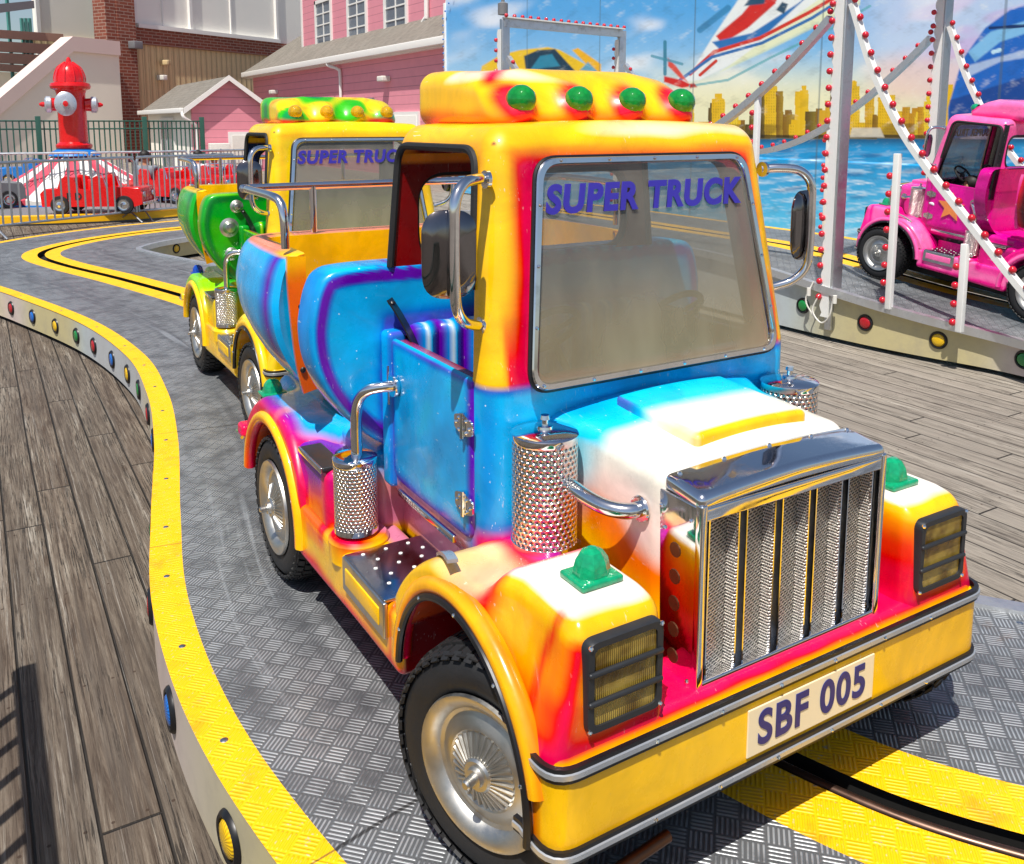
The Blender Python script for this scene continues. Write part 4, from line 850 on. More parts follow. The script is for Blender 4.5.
def mk_tread(name,base_lo,base_hi,metal,yellow=False):
    t=NT(name); p=t.geo(); s=t.sep(p); S=.050; k=.7071
    a=t.math('DIVIDE',t.math('MULTIPLY',t.math('ADD',s[0],s[1]),k),S); b=t.math('DIVIDE',t.math('MULTIPLY',t.math('SUBTRACT',s[1],s[0]),k),S)
    a=t.math('ADD',a,400.);b=t.math('ADD',b,400.)
    par=t.math('MODULO',t.math('ADD',t.math('FLOOR',a),t.math('FLOOR',b)),2.)
    fa=t.math('FRACT',a); fb=t.math('FRACT',b)
    def mixf(f,x,y): return t.math('ADD',t.math('MULTIPLY',x,t.math('SUBTRACT',1.,f)),t.math('MULTIPLY',y,f))
    L=mixf(par,fa,fb); Wd=mixf(par,fb,fa)
    bar=t.math('ABSOLUTE',t.math('SUBTRACT',t.math('FRACT',t.math('MULTIPLY',Wd,5.)),.5)); lens=t.math('ABSOLUTE',t.math('SUBTRACT',L,.5))
    hgt=t.math('MULTIPLY',t.mapr(bar,.34,.12),t.mapr(lens,.50,.36))
    n=t.noise(p,7.,5,.65); n2=t.noise(t.scale(p,(60,60,60)),1.,4,.7)
    u=t.sep(t.uv()); 
    if yellow:
        c=t.mixc(n,hx('#ffc800'),hx('#f7b400')); wear=t.math('MULTIPLY',t.mapr(hgt,.5,.9),t.mapr(n2,.56,.66)); c=t.mixc(t.math('MULTIPLY',wear,.6),c,(.55,.50,.40)); c=t.mixc(t.math('MULTIPLY',t.mapr(n,.54,.72),.45),c,hx('#a8841c')); c=t.mixc(t.math('MULTIPLY',t.mapr(t.noise(t.scale(p,(1,1,1)),24.,6,.8),.62,.66),.7),c,(.33,.33,.32)); sm_=t.mapr(t.math('ABSOLUTE',t.math('SUBTRACT',t.math('FRACT',t.math('DIVIDE',t.math('ADD',u[1],.52),1.2)),.5)),.4975,.499); c=t.mixc(t.math('MULTIPLY',sm_,.7),c,(.05,.045,.03))
        t.set(base=c,rough=.5,spec=.5)
    else:
        lane=t.math('ABSOLUTE',t.math('SUBTRACT',t.math('ABSOLUTE',u[0]),.54)); dk=t.mapr(lane,.22,.03); streak=t.noise(t.comb(t.math('MULTIPLY',u[0],14.),t.math('MULTIPLY',u[1],.5)),1.,4,.6)
        w=t.math('MULTIPLY',dk,t.mapr(streak,.35,.62))
        c=t.mixc(n,base_lo,base_hi); c=t.mixc(t.mapr(hgt,.15,.05,0.,.35),c,(.12,.125,.13)); c=t.mixc(t.math('MULTIPLY',t.math('MULTIPLY',t.mapr(hgt,.3,.9),t.mapr(n,.32,.60)),.85),c,(.56,.585,.61)); c=t.mixc(t.math('MULTIPLY',w,.48),c,(.075,.080,.092))
        c=t.mixc(t.math('MULTIPLY',t.mapr(streak,.60,.72),.35),c,(.60,.64,.68)); c=t.mixc(t.math('MULTIPLY',t.mapr(n2,.62,.72),.3),c,(.10,.09,.085))
        seam=t.mapr(t.math('ABSOLUTE',t.math('SUBTRACT',t.math('FRACT',t.math('DIVIDE',t.math('ADD',u[1],.52),2.4)),.5)),.4975,.4992); c=t.mixc(t.math('MULTIPLY',seam,.8),c,(.03,.03,.03)); big=t.noise(p,1.3,6,.7,.5); c=t.mixc(t.mapr(big,.50,.72,0.,.28),c,(.085,.085,.088)); c=t.mixc(t.math('MULTIPLY',t.mapr(t.noise(t.scale(p,(5,5,5)),1.,7,.75),.60,.72),.4),c,(.16,.10,.06))
        t.set(base=c,metal=metal,spec=.6); t.set(rough=t.mapr(hgt,.2,.9,.50,.30))
    t.bump(hgt,.55,.004); MATS[name]=t.m
mk_tread('tread_plate',hx('#5d6064'),hx('#85888b'),.45); mk_tread('yellow_tread',0,0,0,True)
def mk_attr(name,rough,noise=.1):
    t=NT(name); c=t.attr(); n=t.noise(t.geo(),6.,6,.7); t.set(base=t.mixc(t.mapr(n,.4,.75,0.,noise),c,(.28,.25,.22)),rough=rough); MATS[name]=t.m
mk_attr('fascia_paint',.42,.35); mk_attr('mural_paint',.42,.05)
def mk_brick():
    t=NT('brick'); b=t.new('ShaderNodeTexBrick'); o=t.sep(t.obj()); t.l.new(t.comb(t.math('ADD',o[0],o[1]),o[2]),b.inputs['Vector']); t.put(b.inputs['Scale'],1.); t.put(b.inputs['Brick Width'],.42); t.put(b.inputs['Row Height'],.135); t.put(b.inputs['Mortar Size'],.016); t.put(b.inputs['Color1'],hx('#8c3f2a')); t.put(b.inputs['Color2'],hx('#6d2a1e')); t.put(b.inputs['Mortar'],hx('#a58f80'))
    t.set(base=t.mixc(t.noise(t.obj(),3.,4),b.outputs['Color'],t.mixc(.4,b.outputs['Color'],(.30,.14,.09))),rough=.85); MATS['brick']=t.m
mk_brick()
def mk_lines(name,col,axis,pitch,w=.12,dark=.45,bumpd=.02,tri=False):
    t=NT(name); o=t.sep(t.obj())[axis]; f=t.math('FRACT',t.math('DIVIDE',t.math('ADD',o,200.),pitch)); col=hx(col)
    ln=t.math('LESS_THAN',f,w); n=t.noise(t.obj(),2.5,5,.6); c=t.mixc(n,col*.88,col*1.08); c=t.mixc(t.math('MULTIPLY',ln,dark),c,col*.3)
    t.set(base=c,rough=.6); h=t.mapr(t.math('ABSOLUTE',t.math('SUBTRACT',f,.5)),.25,.4) if tri else f; t.bump(h,.8,bumpd); MATS[name]=t.m
mk_lines('pink_siding','#eb97a6',2,.27,.09,.45); mk_lines('corrugated_tan','#d8bf90',0,.32,.4,.28,.06,True); mk_lines('deck_siding','#c79c96',2,.5)
def mk_shingle():
    t=NT('shingles'); b=t.new('ShaderNodeTexBrick'); o=t.sep(t.obj()); t.l.new(t.comb(o[1],t.math('ADD',o[2],o[0])),b.inputs['Vector']); t.put(b.inputs['Scale'],1.); t.put(b.inputs['Brick Width'],.4); t.put(b.inputs['Row Height'],.24); t.put(b.inputs['Mortar Size'],.014)
    t.put(b.inputs['Color1'],hx('#75726d')); t.put(b.inputs['Color2'],hx('#55524f')); t.put(b.inputs['Mortar'],hx('#35322f')); t.set(base=t.mixc(t.noise(t.obj(),9.,4),b.outputs['Color'],hx('#8c8477')),rough=.9); MATS['shingles']=t.m
mk_shingle()
simple('stucco','#efe6d6',.85,var=.05,nscale=.8); simple('stucco_cap','#d9c3bb',.8,var=.05,nscale=1.); simple('cream_wall','#f8f3e8',.85,var=.04,nscale=.6); simple('panel_grey','#f2efe6',.7,var=.04,nscale=.5)
simple('trim_white','#e9e7e2',.5,var=.03); simple('fence_green','#2f5a4c',.45,var=.1); simple('fire_red','#d80f12',.25,coat=.6,var=.06); simple('ride_yellow','#f2b705',.4,var=.1); simple('ride_blue','#1c74c4',.4); simple('canvas_white','#e6e4e0',.7); simple('canvas_red','#d2485c',.7,var=.08)
simple('silver_paint','#c3c8cf',.32,metal=.5); simple('window_glass','#66727e',.08,var=.2,spec=.9); simple('timber','#b58c78',.8); simple('orange_paint','#e88a18',.45); simple('lamp_grey','#77777a',.5); simple('teal_metal','#4a8f88',.5); simple('utility_white','#dcd9d0',.6)
# ------------------------------------------------------------------ the pier boards
g=MB(); g.add([(-150,-150,-.25),(200,-150,-.25),(200,250,-.25),(-150,250,-.25)],[(0,1,2,3)]); bd=ob('boardwalk',g,'wood',smooth=False); bd['kind']='structure'
# ------------------------------------------------------------------ the track loop
CP=[(2.3,.10),(1.70,.78),(1.46,1.22),(1.31,1.9),(1.30,2.5),(1.39,3.1),(1.54,3.95),(1.64,4.8),(1.66,5.8),(1.49,7.1),(1.09,8.6),(.68,9.9),(.54,10.68),(.72,11.3),(1.28,11.97),(2.18,12.5),(3.5,12.75),(5,12.2),(6.1,11),(6.45,9.4),(6.45,7),(6.45,4.5),(6.64,3.2),(6.5,1.8),(5.9,.6),(4.9,-.25),(3.9,-.5),(3.0,-.30)]
cen=catmull(CP,16,True); T_=np.roll(cen,-1,0)-np.roll(cen,1,0); T_/=np.linalg.norm(T_,axis=1)[:,None]; NL=np.c_[-T_[:,1],T_[:,0]]
SL=np.r_[0,np.cumsum(np.linalg.norm(np.diff(cen,axis=0),axis=1))]
def zd(x,y): return .28*float(ss(2.6,6.0,np.array(y))*ss(12.,10.,np.array(y))*ss(3.5,5.0,np.array(x)))
HW=.955
def tp(i,u):
    i%=len(cen); c=cen[i]; q=c+NL[i]*u; return (q[0],q[1],zd(q[0],q[1]))
cols=[(-HW,-.855,0),(-.855,-.40,0),(-.40,-.185,0),(-.185,-.036,1),(.036,.185,1),(.185,.40,0),(.40,.855,0),(.855,HW,1)]
mb=MB(); mi=[]; n=len(cen)
for a,b,m in cols:
    V=[];F=[];U=[]
    for i in range(n+1): V+= [tp(i,a),tp(i,b)]
    for i in range(n):
        F.append((2*i,2*i+2,2*i+3,2*i+1)[::1]); s0,s1=SL[i],(SL[i+1] if i+1<n else SL[i]+.1); U.append(((a,s0),(a,s1),(b,s1),(b,s0))); mi.append(m)
    mb.add(V,F,U)
me=mb.mesh('track_deck',['tread_plate','yellow_tread'],True,angle=80); me.polygons.foreach_set('material_index',mi)
bm=bmesh.new(); bm.from_mesh(me); bmesh.ops.recalc_face_normals(bm,faces=bm.faces)
if sum(f.normal.z for f in bm.faces)<0: bmesh.ops.reverse_faces(bm,faces=bm.faces)
bm.to_mesh(me); bm.free()
dk=link('track_deck',me); dk['kind']='structure'
mb=MB()
for i in range(n):
    V=[]
    for j in (i,i+1):
        x,y,z=tp(j,-.05); x2,y2,z2=tp(j,.05); V+=[(x,y,z-.06),(x2,y2,z-.06),(x,y,z-.006),(x2,y2,z-.006)]
    mb.add(V,[(0,1,5,4),(0,4,6,2),(1,3,7,5)])
sl=ob('track_slot',mb,'dark_underside'); sl['kind']='structure'
i0=0; mb=MB(); rail=[np.array(tp(i,.012))+np.array([0,0,-.012]) for i in range(0,40)]; rail=[np.array(tp(i,.012))+np.array([0,0,-.012]) for i in range(n-40,n)]+rail
tube(mb,rail,.0125,10); tag(ob('guide_rail',mb,'guide_pipe'),'dark steel guide pipe running in the track slot ahead of the blue truck','guide rail')
mb=MB()
for i in range(6,210,9):
    for u in (-.90,.905,): x,y,z=tp(i,u); ball(mb,(x,y,z),.010,8,(1,1,.25))
st_=ob('deck_bolts',mb,'steel'); tag(st_,kind='structure')
# painted fascia boards with round reflectors
def fascia(name,label,sgn,i0,i1,group):
    root=thing(name,label,'track edge',tuple(np.array(tp(i0,sgn*(HW-.01)))*(1,1,0)))
    off=np.array(root.location); V=[];F=[]
    idx=list(range(i0,i1+1)); nzl=7
    for i in idx:
        x,y,z=tp(i,sgn*(HW-.004))
        for k in range(nzl): V.append(np.array([x,y,-.215+(z-.004+.215)*k/(nzl-1)])-off)
        x,y,z=tp(i,sgn*(HW-.03)); V.append(np.array([x,y,z-.004])-off)
    m=nzl+1
    for a in range(len(idx)-1):
        for k in range(nzl): q=(a*m+k,(a+1)*m+k,(a+1)*m+k+1,a*m+k+1); F.append(q if sgn<0 else q[::-1])
    mb=MB(); mb.add(V,F); pal=[hx(h) for h in ('#b9d7e4','#dcd6cf','#e8cfc6','#d8c98a','#c9cfd4','#e6d9b0')]
    def cf(p,nn):
        q=p+off; s=np.array([SL[np.argmin(((cen-w[:2])**2).sum(1))] for w in q]); c=np.tile(pal[1],(len(p),1))
        for k,h in enumerate(pal): c=mix(c,h,ss(.35,.95,np.sin(s*1.1+k*1.9+.6*np.sin(s*.7))))
        c=mix(c,hx('#d9b23c'),ss(.4,.9,np.sin(s*.83+1.)+.3*np.sin(q[:,2]*20))*ss(4,2.5,q[:,1])*.55); return mix(c,hx('#8f8c86'),.35)
    ob('fascia_board',mb,'fascia_paint',root,col=cf)
    mb=MB(); P_=[np.array(tp(i,sgn*(HW-.002)))-off+np.array([0,0,-.012]) for i in idx]; 
    if sgn>0: sweep(mb,P_,[(-.004,-.013),(.008,-.013),(.008,.010),(-.004,.010)],up=(0,0,1))
    else:
        P_=[np.array(tp(i,sgn*(HW+.018)))-off for i in idx]; sweep(mb,P_,[(-.028,-.045),(.028,-.045),(.028,.012),(-.028,.012)],up=(0,0,1)); ob('edge_angle',mb,'yellow_tread' if sgn>0 else 'cable_grey',root)
    mb=MB()
    for i in idx[::6]: x,y,z=tp(i,sgn*(HW-.2)); box(mb,x-.03-off[0],x+.03-off[0],y-.03-off[1],y+.03-off[1],-.25,-.1)
    ob('support_foot',mb,'dark_underside',root,smooth=False); return root,off
PR={}
for nm in ('red','blue','yellow','green'):
    mb=MB(); lathe(mb,[(0,-.016),(.020,-.0155),(.036,-.012),(.043,-.004),(.044,.0)],28,'y'); PR[nm]=mb.mesh('reflector_lens','reflector_'+nm,True)
mb=MB(); lathe(mb,[(.043,-.002),(.045,-.010),(.052,-.012),(.058,-.006),(.060,.0)],32,'y'); PBZ=mb.mesh('reflector_bezel','black_trim',True)
def reflector(root,off,i,sgn,col,sc=1.):
    x,y,z=tp(i,sgn*(HW-.003)); zc=(-.215+z)/2-.005; nn=NL[i%n]*sgn; e=link('reflector',PR[col],root,tuple(np.array([x,y,zc])-off),(0,0,math.atan2(nn[1],nn[0])+math.pi/2)); e.scale=(sc,)*3; link('reflector_bezel',PBZ,e); return e
def near_i(x,y,sgn): 
    q=cen+NL*sgn*HW; return int(np.argmin(((q-np.array([x,y]))**2).sum(1)))
fr,off=fascia('track_fascia','curved pastel painted edge of the track with coloured reflectors, left of the blue truck',1,14,262,None)
seq=[('yellow',(.34,1.78)),('blue',(.31,2.31)),('red',(.35,2.84)),('green',(.42,3.4)),('yellow',(.52,3.93)),('blue',(.62,4.45)),('red',(.66,4.89)),('green',(.68,5.34)),('yellow',(.68,5.76)),('blue',(.66,6.15)),('red',(.60,6.60)),('green',(.52,7.0)),('yellow',(.42,7.42)),('blue',(.30,7.85)),('red',(.16,8.32))]
for c,(x,y) in seq: reflector(fr,off,near_i(x,y,1),1,c)
fr2,off2=fascia('track_fascia','grey and cream painted edge of the raised track under the suspension bridge',-1,285,395,None)
for c,px in (('green',783),('green',808),('red',864),('yellow',930),('green',1006)):
    if px==783: continue
    py={808:286,864:307,930:331,1006:352}[px]; p=at(px,py,X=5.52); reflector(fr2,off2,near_i(p[0],p[1],-1),-1,c,1.05)
fr3,off3=fascia('track_fascia','inner painted edge of the hairpin bend behind the green tank',-1,150,284,None)
for c,p in (('red',(1.52,11.05)),('yellow',(1.95,11.45)),('blue',(2.45,11.68)),('red',(3.0,11.8))): reflector(fr3,off3,near_i(*p,-1),-1,c)
fr4,off4=fascia('track_fascia','inner painted edge of the near track bend right of the blue truck',-1,0,149,None)
# ------------------------------------------------------------------ trucks
G1='ride trucks standing on the track'
make_truck('ride_truck','blue and yellow airbrushed ride truck with green roof lamps, nearest the viewer',P1,(1.30,1.07,0),(0,0,0),G1,'blue')
make_truck('ride_truck','yellow ride truck with amber roof lamps and green rear tank, behind the blue one',P2,(1.565,3.60,0),(0,0,R(-1)),G1,'yellow')
make_truck('ride_truck','bright pink ride truck crossing the suspension bridge on the right',P3,(6.66,4.80,.19),(R(-5.9),0,math.pi),G1,'pink').scale=(.96,)*3
# ------------------------------------------------------------------ suspension bridge (near and far side frames and the portal)
BM=MB(); ball(BM,(0,0,0),.025,10); BULB=BM.mesh('bulb','bulb_red',True)
BM=MB(); ball(BM,(0,0,0),.022,8); BULBB=BM.mesh('bulb','ride_blue',True)
def zc(y,L0,L1,zt,zl): t=(y-(L0+L1)/2)/((L1-L0)/2); return zl+(zt-zl)*abs(t)**1.9
def bridge_side(label,X,y1,y2,hang,zbase,postw=.085,cable_z=1.07,face=-1):
    root=thing('cable_bridge',label,'bridge frame',(X,y1,0),(0,0,0),'side frames of the suspension bridge'); 
    def bul(par,pts,sp=.115,off=(0,0,0)):
        P_=resample(np.array(pts),sp,False)
        for q in P_[:-1]: link('bulb',BULB,par,tuple(q+np.array(off)))
    for yy in (0,y2-y1):
        m=MB(); box(m,-.03,.080,yy-.030,yy+.030,zbase,2.62,.008); tw=ob('tower_post',m,'galvanised',root)
        m=MB(); P_=[]; N_=30; V=[]; 
        for k in range(N_*4+1):
            z=zbase+.15+(2.5-zbase-.15)*k/(N_*4); sc=.052+.012*math.sin(k*math.pi/2*1.)*0+.010*math.cos(2*math.pi*k/4.4); V.append((yy-.045,z)); 
        outl=[(yy-.014,zbase+.1),(yy-.014,2.5)]+[(yy+.044+.022*abs(math.sin(math.pi*(2.5-z)/.115)),z) for z in np.linspace(2.5,zbase+.1,160)]
        prism(m,outl,-.045,-.033,'x'); w=ob('scalloped_board',m,'white_paint',tw,smooth=False)
        bul(tw,[(-.055,yy+.070,z) for z in (zbase+.25,2.5)],.118)
    ys=np.linspace(0,y2-y1,40); P_=[(0,y,zc(y,0,y2-y1,2.28,cable_z)) for y in ys if .06<y<y2-y1-.06]
    m=MB(); sweep(m,P_,[(-.028,-.028),(.028,-.028),(.028,.028),(-.028,.028)],up=(1,0,0)); cb=ob('main_cable',m,'cable_grey',root); bul(cb,np.array(P_)+np.array([-.01,0,.050]),.16)
    m=MB(); sweep(m,P_,[(-.026,-.003),(-.023,-.003),(-.023,.003),(-.026,.003)],up=(1,0,0)) if False else None
    P2_=catmull([(0,-.06,2.25),(0,-.25,1.80),(0,-.5,1.38),(0,-.75,1.08),(0,-1.0,.82),(0,-1.4,.41),(0,-1.75,.10)],6)
    m=MB(); sweep(m,P2_,[(-.020,-.026),(.020,-.026),(.020,.026),(-.020,.026)],up=(1,0,0)); c2=ob('side_cable',m,'white_paint',root); bul(c2,np.array(P2_)+np.array([-.012,-.028,.026]),.135)
    for hy,top in hang:
        zt=zc(hy,0,y2-y1,2.28,cable_z) if top is None else top; zb=zd(6.,y1+hy)-.01 if X>5 else 0
        m=MB(); box(m,-.018,.022,hy-.022,hy+.022,zb,zt,.004); h_=ob('hanger_post',m,'white_paint',root); bul(h_,[(-.015,hy+.042,zb+.06),(-.015,hy+.042,zt-.03)],.118)
    return root
b1=bridge_side('near side frame of the bridge with red bulbs on its tall tower and cables',5.50,4.48,9.4,[(.82,None),(2.4,None),(-.50,1.19),(-1.04,.62)],-.16)
b2=bridge_side('far side frame of the bridge with red bulbs, beyond the pink truck',7.52,5.05,9.75,[(1.2,None),(2.4,None),(-.62,.72)],.1)
m=MB(); smoothtube(m,[(-.07,.06,.10),(-.08,.10,-.02),(-.075,.02,-.10),(-.08,-.06,-.03),(-.07,-.08,.12)],.006,6); smoothtube(m,[(-.06,.12,.20),(-.09,.16,.05),(-.07,.08,-.08)],.006,6); lathe(m,[(0,-.03),(.016,-.03),(.016,.03),(0,.03)],10,'z',(-.08,-.10,.10)); lathe(m,[(0,-.03),(.016,-.03),(.016,.03),(0,.03)],10,'z',(-.085,.14,.12)); ob('power_lead',m,'utility_white',b1)
def gate(label,ya,yb):
    root=thing('portal_beam',label,'bridge beam',(5.5,ya,0)); m=MB(); P_=[(0,0,2.58),(2.02,yb-ya,2.58)]
    sweep(m,P_,[(-.045,-.045),(.045,-.045),(.045,.045),(-.045,.045)],up=(0,0,1)); ob('crossbar',m,'galvanised',root)
    m=MB(); sweep(m,[(0,-.05,2.635),(2.02,yb-ya-.05,2.635)],[(-.05,-.008),(.05,-.008),(.05,.008),(-.05,.008)],up=(0,0,1)); e=ob('crossbar_board',m,'white_paint',root)
    for q in resample(np.array([(0,-.08,2.655),(2.02,yb-ya-.08,2.655)]),.125,False): link('bulb',BULB,e,tuple(q))
gate('grey crossbar with red bulbs joining the far pair of bridge towers, above the blue truck',9.4,9.75)
gate('crossbar joining the near pair of bridge towers, over the track',4.48,5.05)
m=MB(); lathe(m,[(0,0),(.06,.01),(.06,.14),(.02,.16),(.02,.3),(0,.3)],12,'z',(5.5,9.4,2.66)); tag(ob('floodlight',m,'lamp_grey'),'small grey lamp on top of the left bridge portal','lamp')
# ------------------------------------------------------------------ the painted backdrop
def paint_mural():
    Xm=9.8
    ys=np.r_[np.arange(4.6,12.8,.012),np.arange(12.8,19.42,.028)]; zs=np.r_[np.arange(-.22,.9,.02),np.arange(.9,3.3,.0125),np.arange(3.3,4.62,.02)]
    YY,ZZ=np.meshgrid(ys,zs); P3=np.stack([np.full_like(YY,Xm),YY,ZZ],-1)-_O
    w=P3@_f; px=CX_+F_*(P3@_r)/w; py=CY_-F_*(P3@_u)/w
    q=np.stack([px*.01,py*.01,0*px],-1); n1=nz(q,1.3,1.); n2=nz(q*np.array([1,2.2,1]),2.7,3.); n3=nz(q*np.array([1.,5,1]),5.,5.)
    C=lambda h: np.broadcast_to(hx(h),px.shape+(3,))
    c=mix(C('#55aae8'),C('#b0daf2'),ss(0,110,py)); c=mix(c,C('#ffffff'),ss(.15,.9,n1+.5*n2)*.75); c=mix(c,C('#e3e8f6'),ss(820,900,px)*.6); c=mix(c,C('#c9b0e0'),ss(880,960,px)*ss(-60,60,py)*ss(.0,.7,n2+.2)*.8)
    c=mix(c,C('#f3efc0'),ss(45,105,py)*ss(600,700,px)*ss(990,900,px)*.95); c=mix(c,C('#f2c7c0'),ss(45,70,py)*ss(115,85,py)*ss(850,900,px)*.6)
    c=mix(c,C('#ffffff'),np.maximum(0,ss(14,2,np.hypot(px-785,py+2)))*.8)
    r=np.random.default_rng(11)
    def poly(P_):
        P_=np.array(P_,float); ins=np.zeros(px.shape,bool); j=len(P_)-1
        for i in range(len(P_)):
            xi,yi=P_[i];xj,yj=P_[j]
            if yi!=yj: ins^=((yi>py)!=(yj>py))&(px<(xj-xi)*(py-yi)/(yj-yi)+xi)
            j=i
        ins=ins.astype(float)
        for a,b in zip(P_,np.roll(P_,1,0)):
            d=b-a; t=np.clip(((px-a[0])*d[0]+(py-a[1])*d[1])/(d@d+1e-9),0,1); e=np.hypot(px-a[0]-t*d[0],py-a[1]-t*d[1]); near=e<.9; ins[near]=np.where(ins[near]>.5,.5+e[near]/1.8,.5-e[near]/1.8) if False else np.clip(.5+(np.where(ins[near]>.5,1,-1)*e[near])/1.8,0,1)
        return ins
    def seg(a,b,wd):
        a=np.array(a,float);b=np.array(b,float);d=b-a; t=np.clip(((px-a[0])*d[0]+(py-a[1])*d[1])/(d@d),0,1); return ss(wd,wd*.55,np.hypot(px-a[0]-t*d[0],py-a[1]-t*d[1]))
    def pline(P_,wd): 
        m=0
        for a,b in zip(P_[:-1],P_[1:]): m=np.maximum(m,seg(a,b,wd))
        return m
    # helicopter
    def soft(P_,col,a=1.): nonlocal c; c=mix(c,C(col) if isinstance(col,str) else col,poly(P_)*a)
    soft([(662,84),(700,80),(728,66),(760,52),(860,2),(860,-60),(780,-60),(745,-10),(712,38),(690,74)],'#eef4f2')
    c=mix(c,C('#e9efb9'),poly([(720,72),(765,52),(860,5),(860,-30),(790,20),(740,58)])*.75)
    soft([(716,36),(742,14),(757,-4),(790,-30),(775,4),(748,28),(722,44)],'#d6251c'); soft([(712,42),(752,33),(800,2),(812,-12),(806,-2),(760,40),(720,50)],'#2572b8')
    c=mix(c,C('#d6331f'),pline([(690,74),(714,52),(760,38),(810,12),(850,-12)],2.4)); c=mix(c,C('#2c6fb4'),pline([(680,80),(712,57),(762,43),(812,18),(850,-6)],2.0)); c=mix(c,C('#d6331f'),pline([(700,75),(716,61)],2.))
    soft([(664,76),(682,80),(694,86),(682,88),(664,82)],'#d6251c'); soft([(668,58),(676,66),(688,82),(680,78),(668,66)],'#e05040'); c=mix(c,C('#287f9a'),pline([(665,42),(665,74)],2.2)*.9); c=mix(c,C('#3f93ab'),pline([(652,56),(682,64)],1.8)*.8)
    c=mix(c,C('#2f80b0'),pline([(700,30),(728,8)],4.)*.8); soft([(744,6),(758,-14),(772,-20),(764,4)],'#27506e'); soft([(776,10),(782,2),(788,4),(784,14)],'#2e4f66')
    c=mix(c,C('#5fb0b8'),pline([(690,86),(728,80),(770,58),(840,24),(870,6)],1.6)*.8); soft([(690,84),(694,83),(697,87),(690,88)],'#c0241c')
    # yellow sports car
    soft([(478,82),(482,66),(500,55),(520,50),(548,47),(560,50),(596,70),(600,84)],'#f3c81a'); soft([(526,72),(524,56),(538,50),(555,49),(577,73)],'#123a50'); soft([(530,70),(540,56),(552,54),(560,66)],'#2d94b4',.8); soft([(572,50),(578,48),(601,64),(601,72),(594,72)],'#f5b916'); soft([(580,70),(588,62),(598,72)],'#2aa0c8',.9)
    # skyline
    x=684
    while x<950:
        wd=r.uniform(6,14); h=r.uniform(22,62)*(1 if r.random()<.55 else .55); col=['#e8b90f','#c98f10','#f0cc2a','#8a6414','#d8a51a','#5d4a1c'][r.integers(0,6)]
        top=138-h; m=(px>x)&(px<x+wd)&(py>top)&(py<138); cc=mix(C(col),C('#fbe04a'),ss(x,x+wd,px)*.22+ss(110,138,py)*.2*0); wn=((np.sin(px*2.6)>.2)&(np.sin(py*2.2)>.1)); cc=mix(cc,C('#7a5a10'),wn*.35*(r.random()>.3)); c=np.where(m[...,None],cc,c)
        if r.random()<.35: m=(np.abs(px-x-wd/2)<wd*.28)&(py>top-5)&(py<=top); c=np.where(m[...,None],C(col),c)
        x+=wd*r.uniform(.4,.95)
    m=(px>684)&(px<950)&(py>124)&(py<138); c=mix(c,C('#4a3a18'),m*ss(.0,.6,n2+.1)*.55)
    c=mix(c,C('#2b2410'),((py>135)&(py<139.5)&(px<960))*.85)
    for k in range(5): xx=855+ k*5; soft([(852,128),(880,128),(884,137),(850,137)],'#d9d2c0',.35)
    # water
    wt=mix(C('#189ad8'),C('#62cdf0'),ss(150,250,py)); n4=nz(q*np.array([1,6,1]),4.,1.)+.6*nz(q*np.array([1,9,1]),9.,4.); wt=mix(wt,C('#cfe9f6'),ss(-.1,1.1,n4)*ss(142,170,py)*.75); wt=mix(wt,C('#ffffff'),ss(1.0,1.4,n4)*ss(145,170,py)*.7); wt=mix(wt,C('#12466e'),ss(150,139,py)*.8); wt=mix(wt,C('#1d4f8c'),ss(.45,.9,nz(q*np.array([1,4,1]),3.,9.))*.5)
    wt=mix(wt,C('#bcd9e6'),ss(225,245,py)*.6); c=np.where((py>139)[...,None],wt,c)
    # blue car on the right
    soft([(948,108),(962,60),(985,28),(1010,10),(1060,-5),(1060,120),(948,140)],'#1667c4'); c=mix(c,C('#8fd0f4'),poly([(968,52),(990,32),(1060,10),(1060,22),(1000,42),(975,62)])*.8); c=mix(c,C('#e6f6fd'),poly([(966,66),(1060,40),(1060,52),(1000,62),(970,76)])*.5); c=mix(c,C('#0b3a86'),poly([(950,100),(1060,66),(1060,120),(948,130)])*.8); c=mix(c,C('#0c2f66'),pline([(990,28),(1024,26),(1040,20)],2.)); c=mix(c,C('#bfe6f8'),pline([(993,52),(1000,50)],2.5))
    c=mix(c,C('#38507a'),ss(.5,1.,nz(q,3.,2.))*ss(930,960,px)*.15)
    mot=nz(q,6.,2.)+.6*nz(q,15.,5.)+.4*nz(q*np.array([1,2,1]),33.,1.); c=mix(c,C('#fffef4'),ss(.3,1.5,mot)*.28); c=mix(c,c*.72,ss(-.2,-1.4,mot)*.55)
    # panel joints
    for yj in (15.78,13.30,10.82,8.34,5.86): c=mix(c,C('#50616c'),ss(.022,.008,np.abs(YY-yj))*.55)
    n_=len(ys); V=np.stack([np.full_like(YY,Xm),YY,ZZ],-1).reshape(-1,3)
    rr=np.clip((YY-18.9)/.5,0,1)
    j,i=np.meshgrid(np.arange(len(zs)-1),np.arange(n_-1),indexing='ij'); a=(j*n_+i).ravel(); Fc=np.stack([a,a+n_,a+n_+1,a+1],1)
    me=bpy.data.meshes.new('mural'); me.vertices.add(len(V)); me.vertices.foreach_set('co',V.ravel()); me.loops.add(Fc.size); me.loops.foreach_set('vertex_index',Fc.ravel()); me.polygons.add(len(Fc)); me.polygons.foreach_set('loop_start',np.arange(0,Fc.size,4)); me.update(calc_edges=True); me.validate()
    me.materials.append(MATS['mural_paint']); colour(me,lambda p,nn:c.reshape(-1,3)); return me
MR=thing('painted_backdrop','tall airbrushed backdrop of sea, golden city skyline, helicopter and cars behind the bridge','backdrop',(0,0,0))
link('mural',paint_mural(),MR)
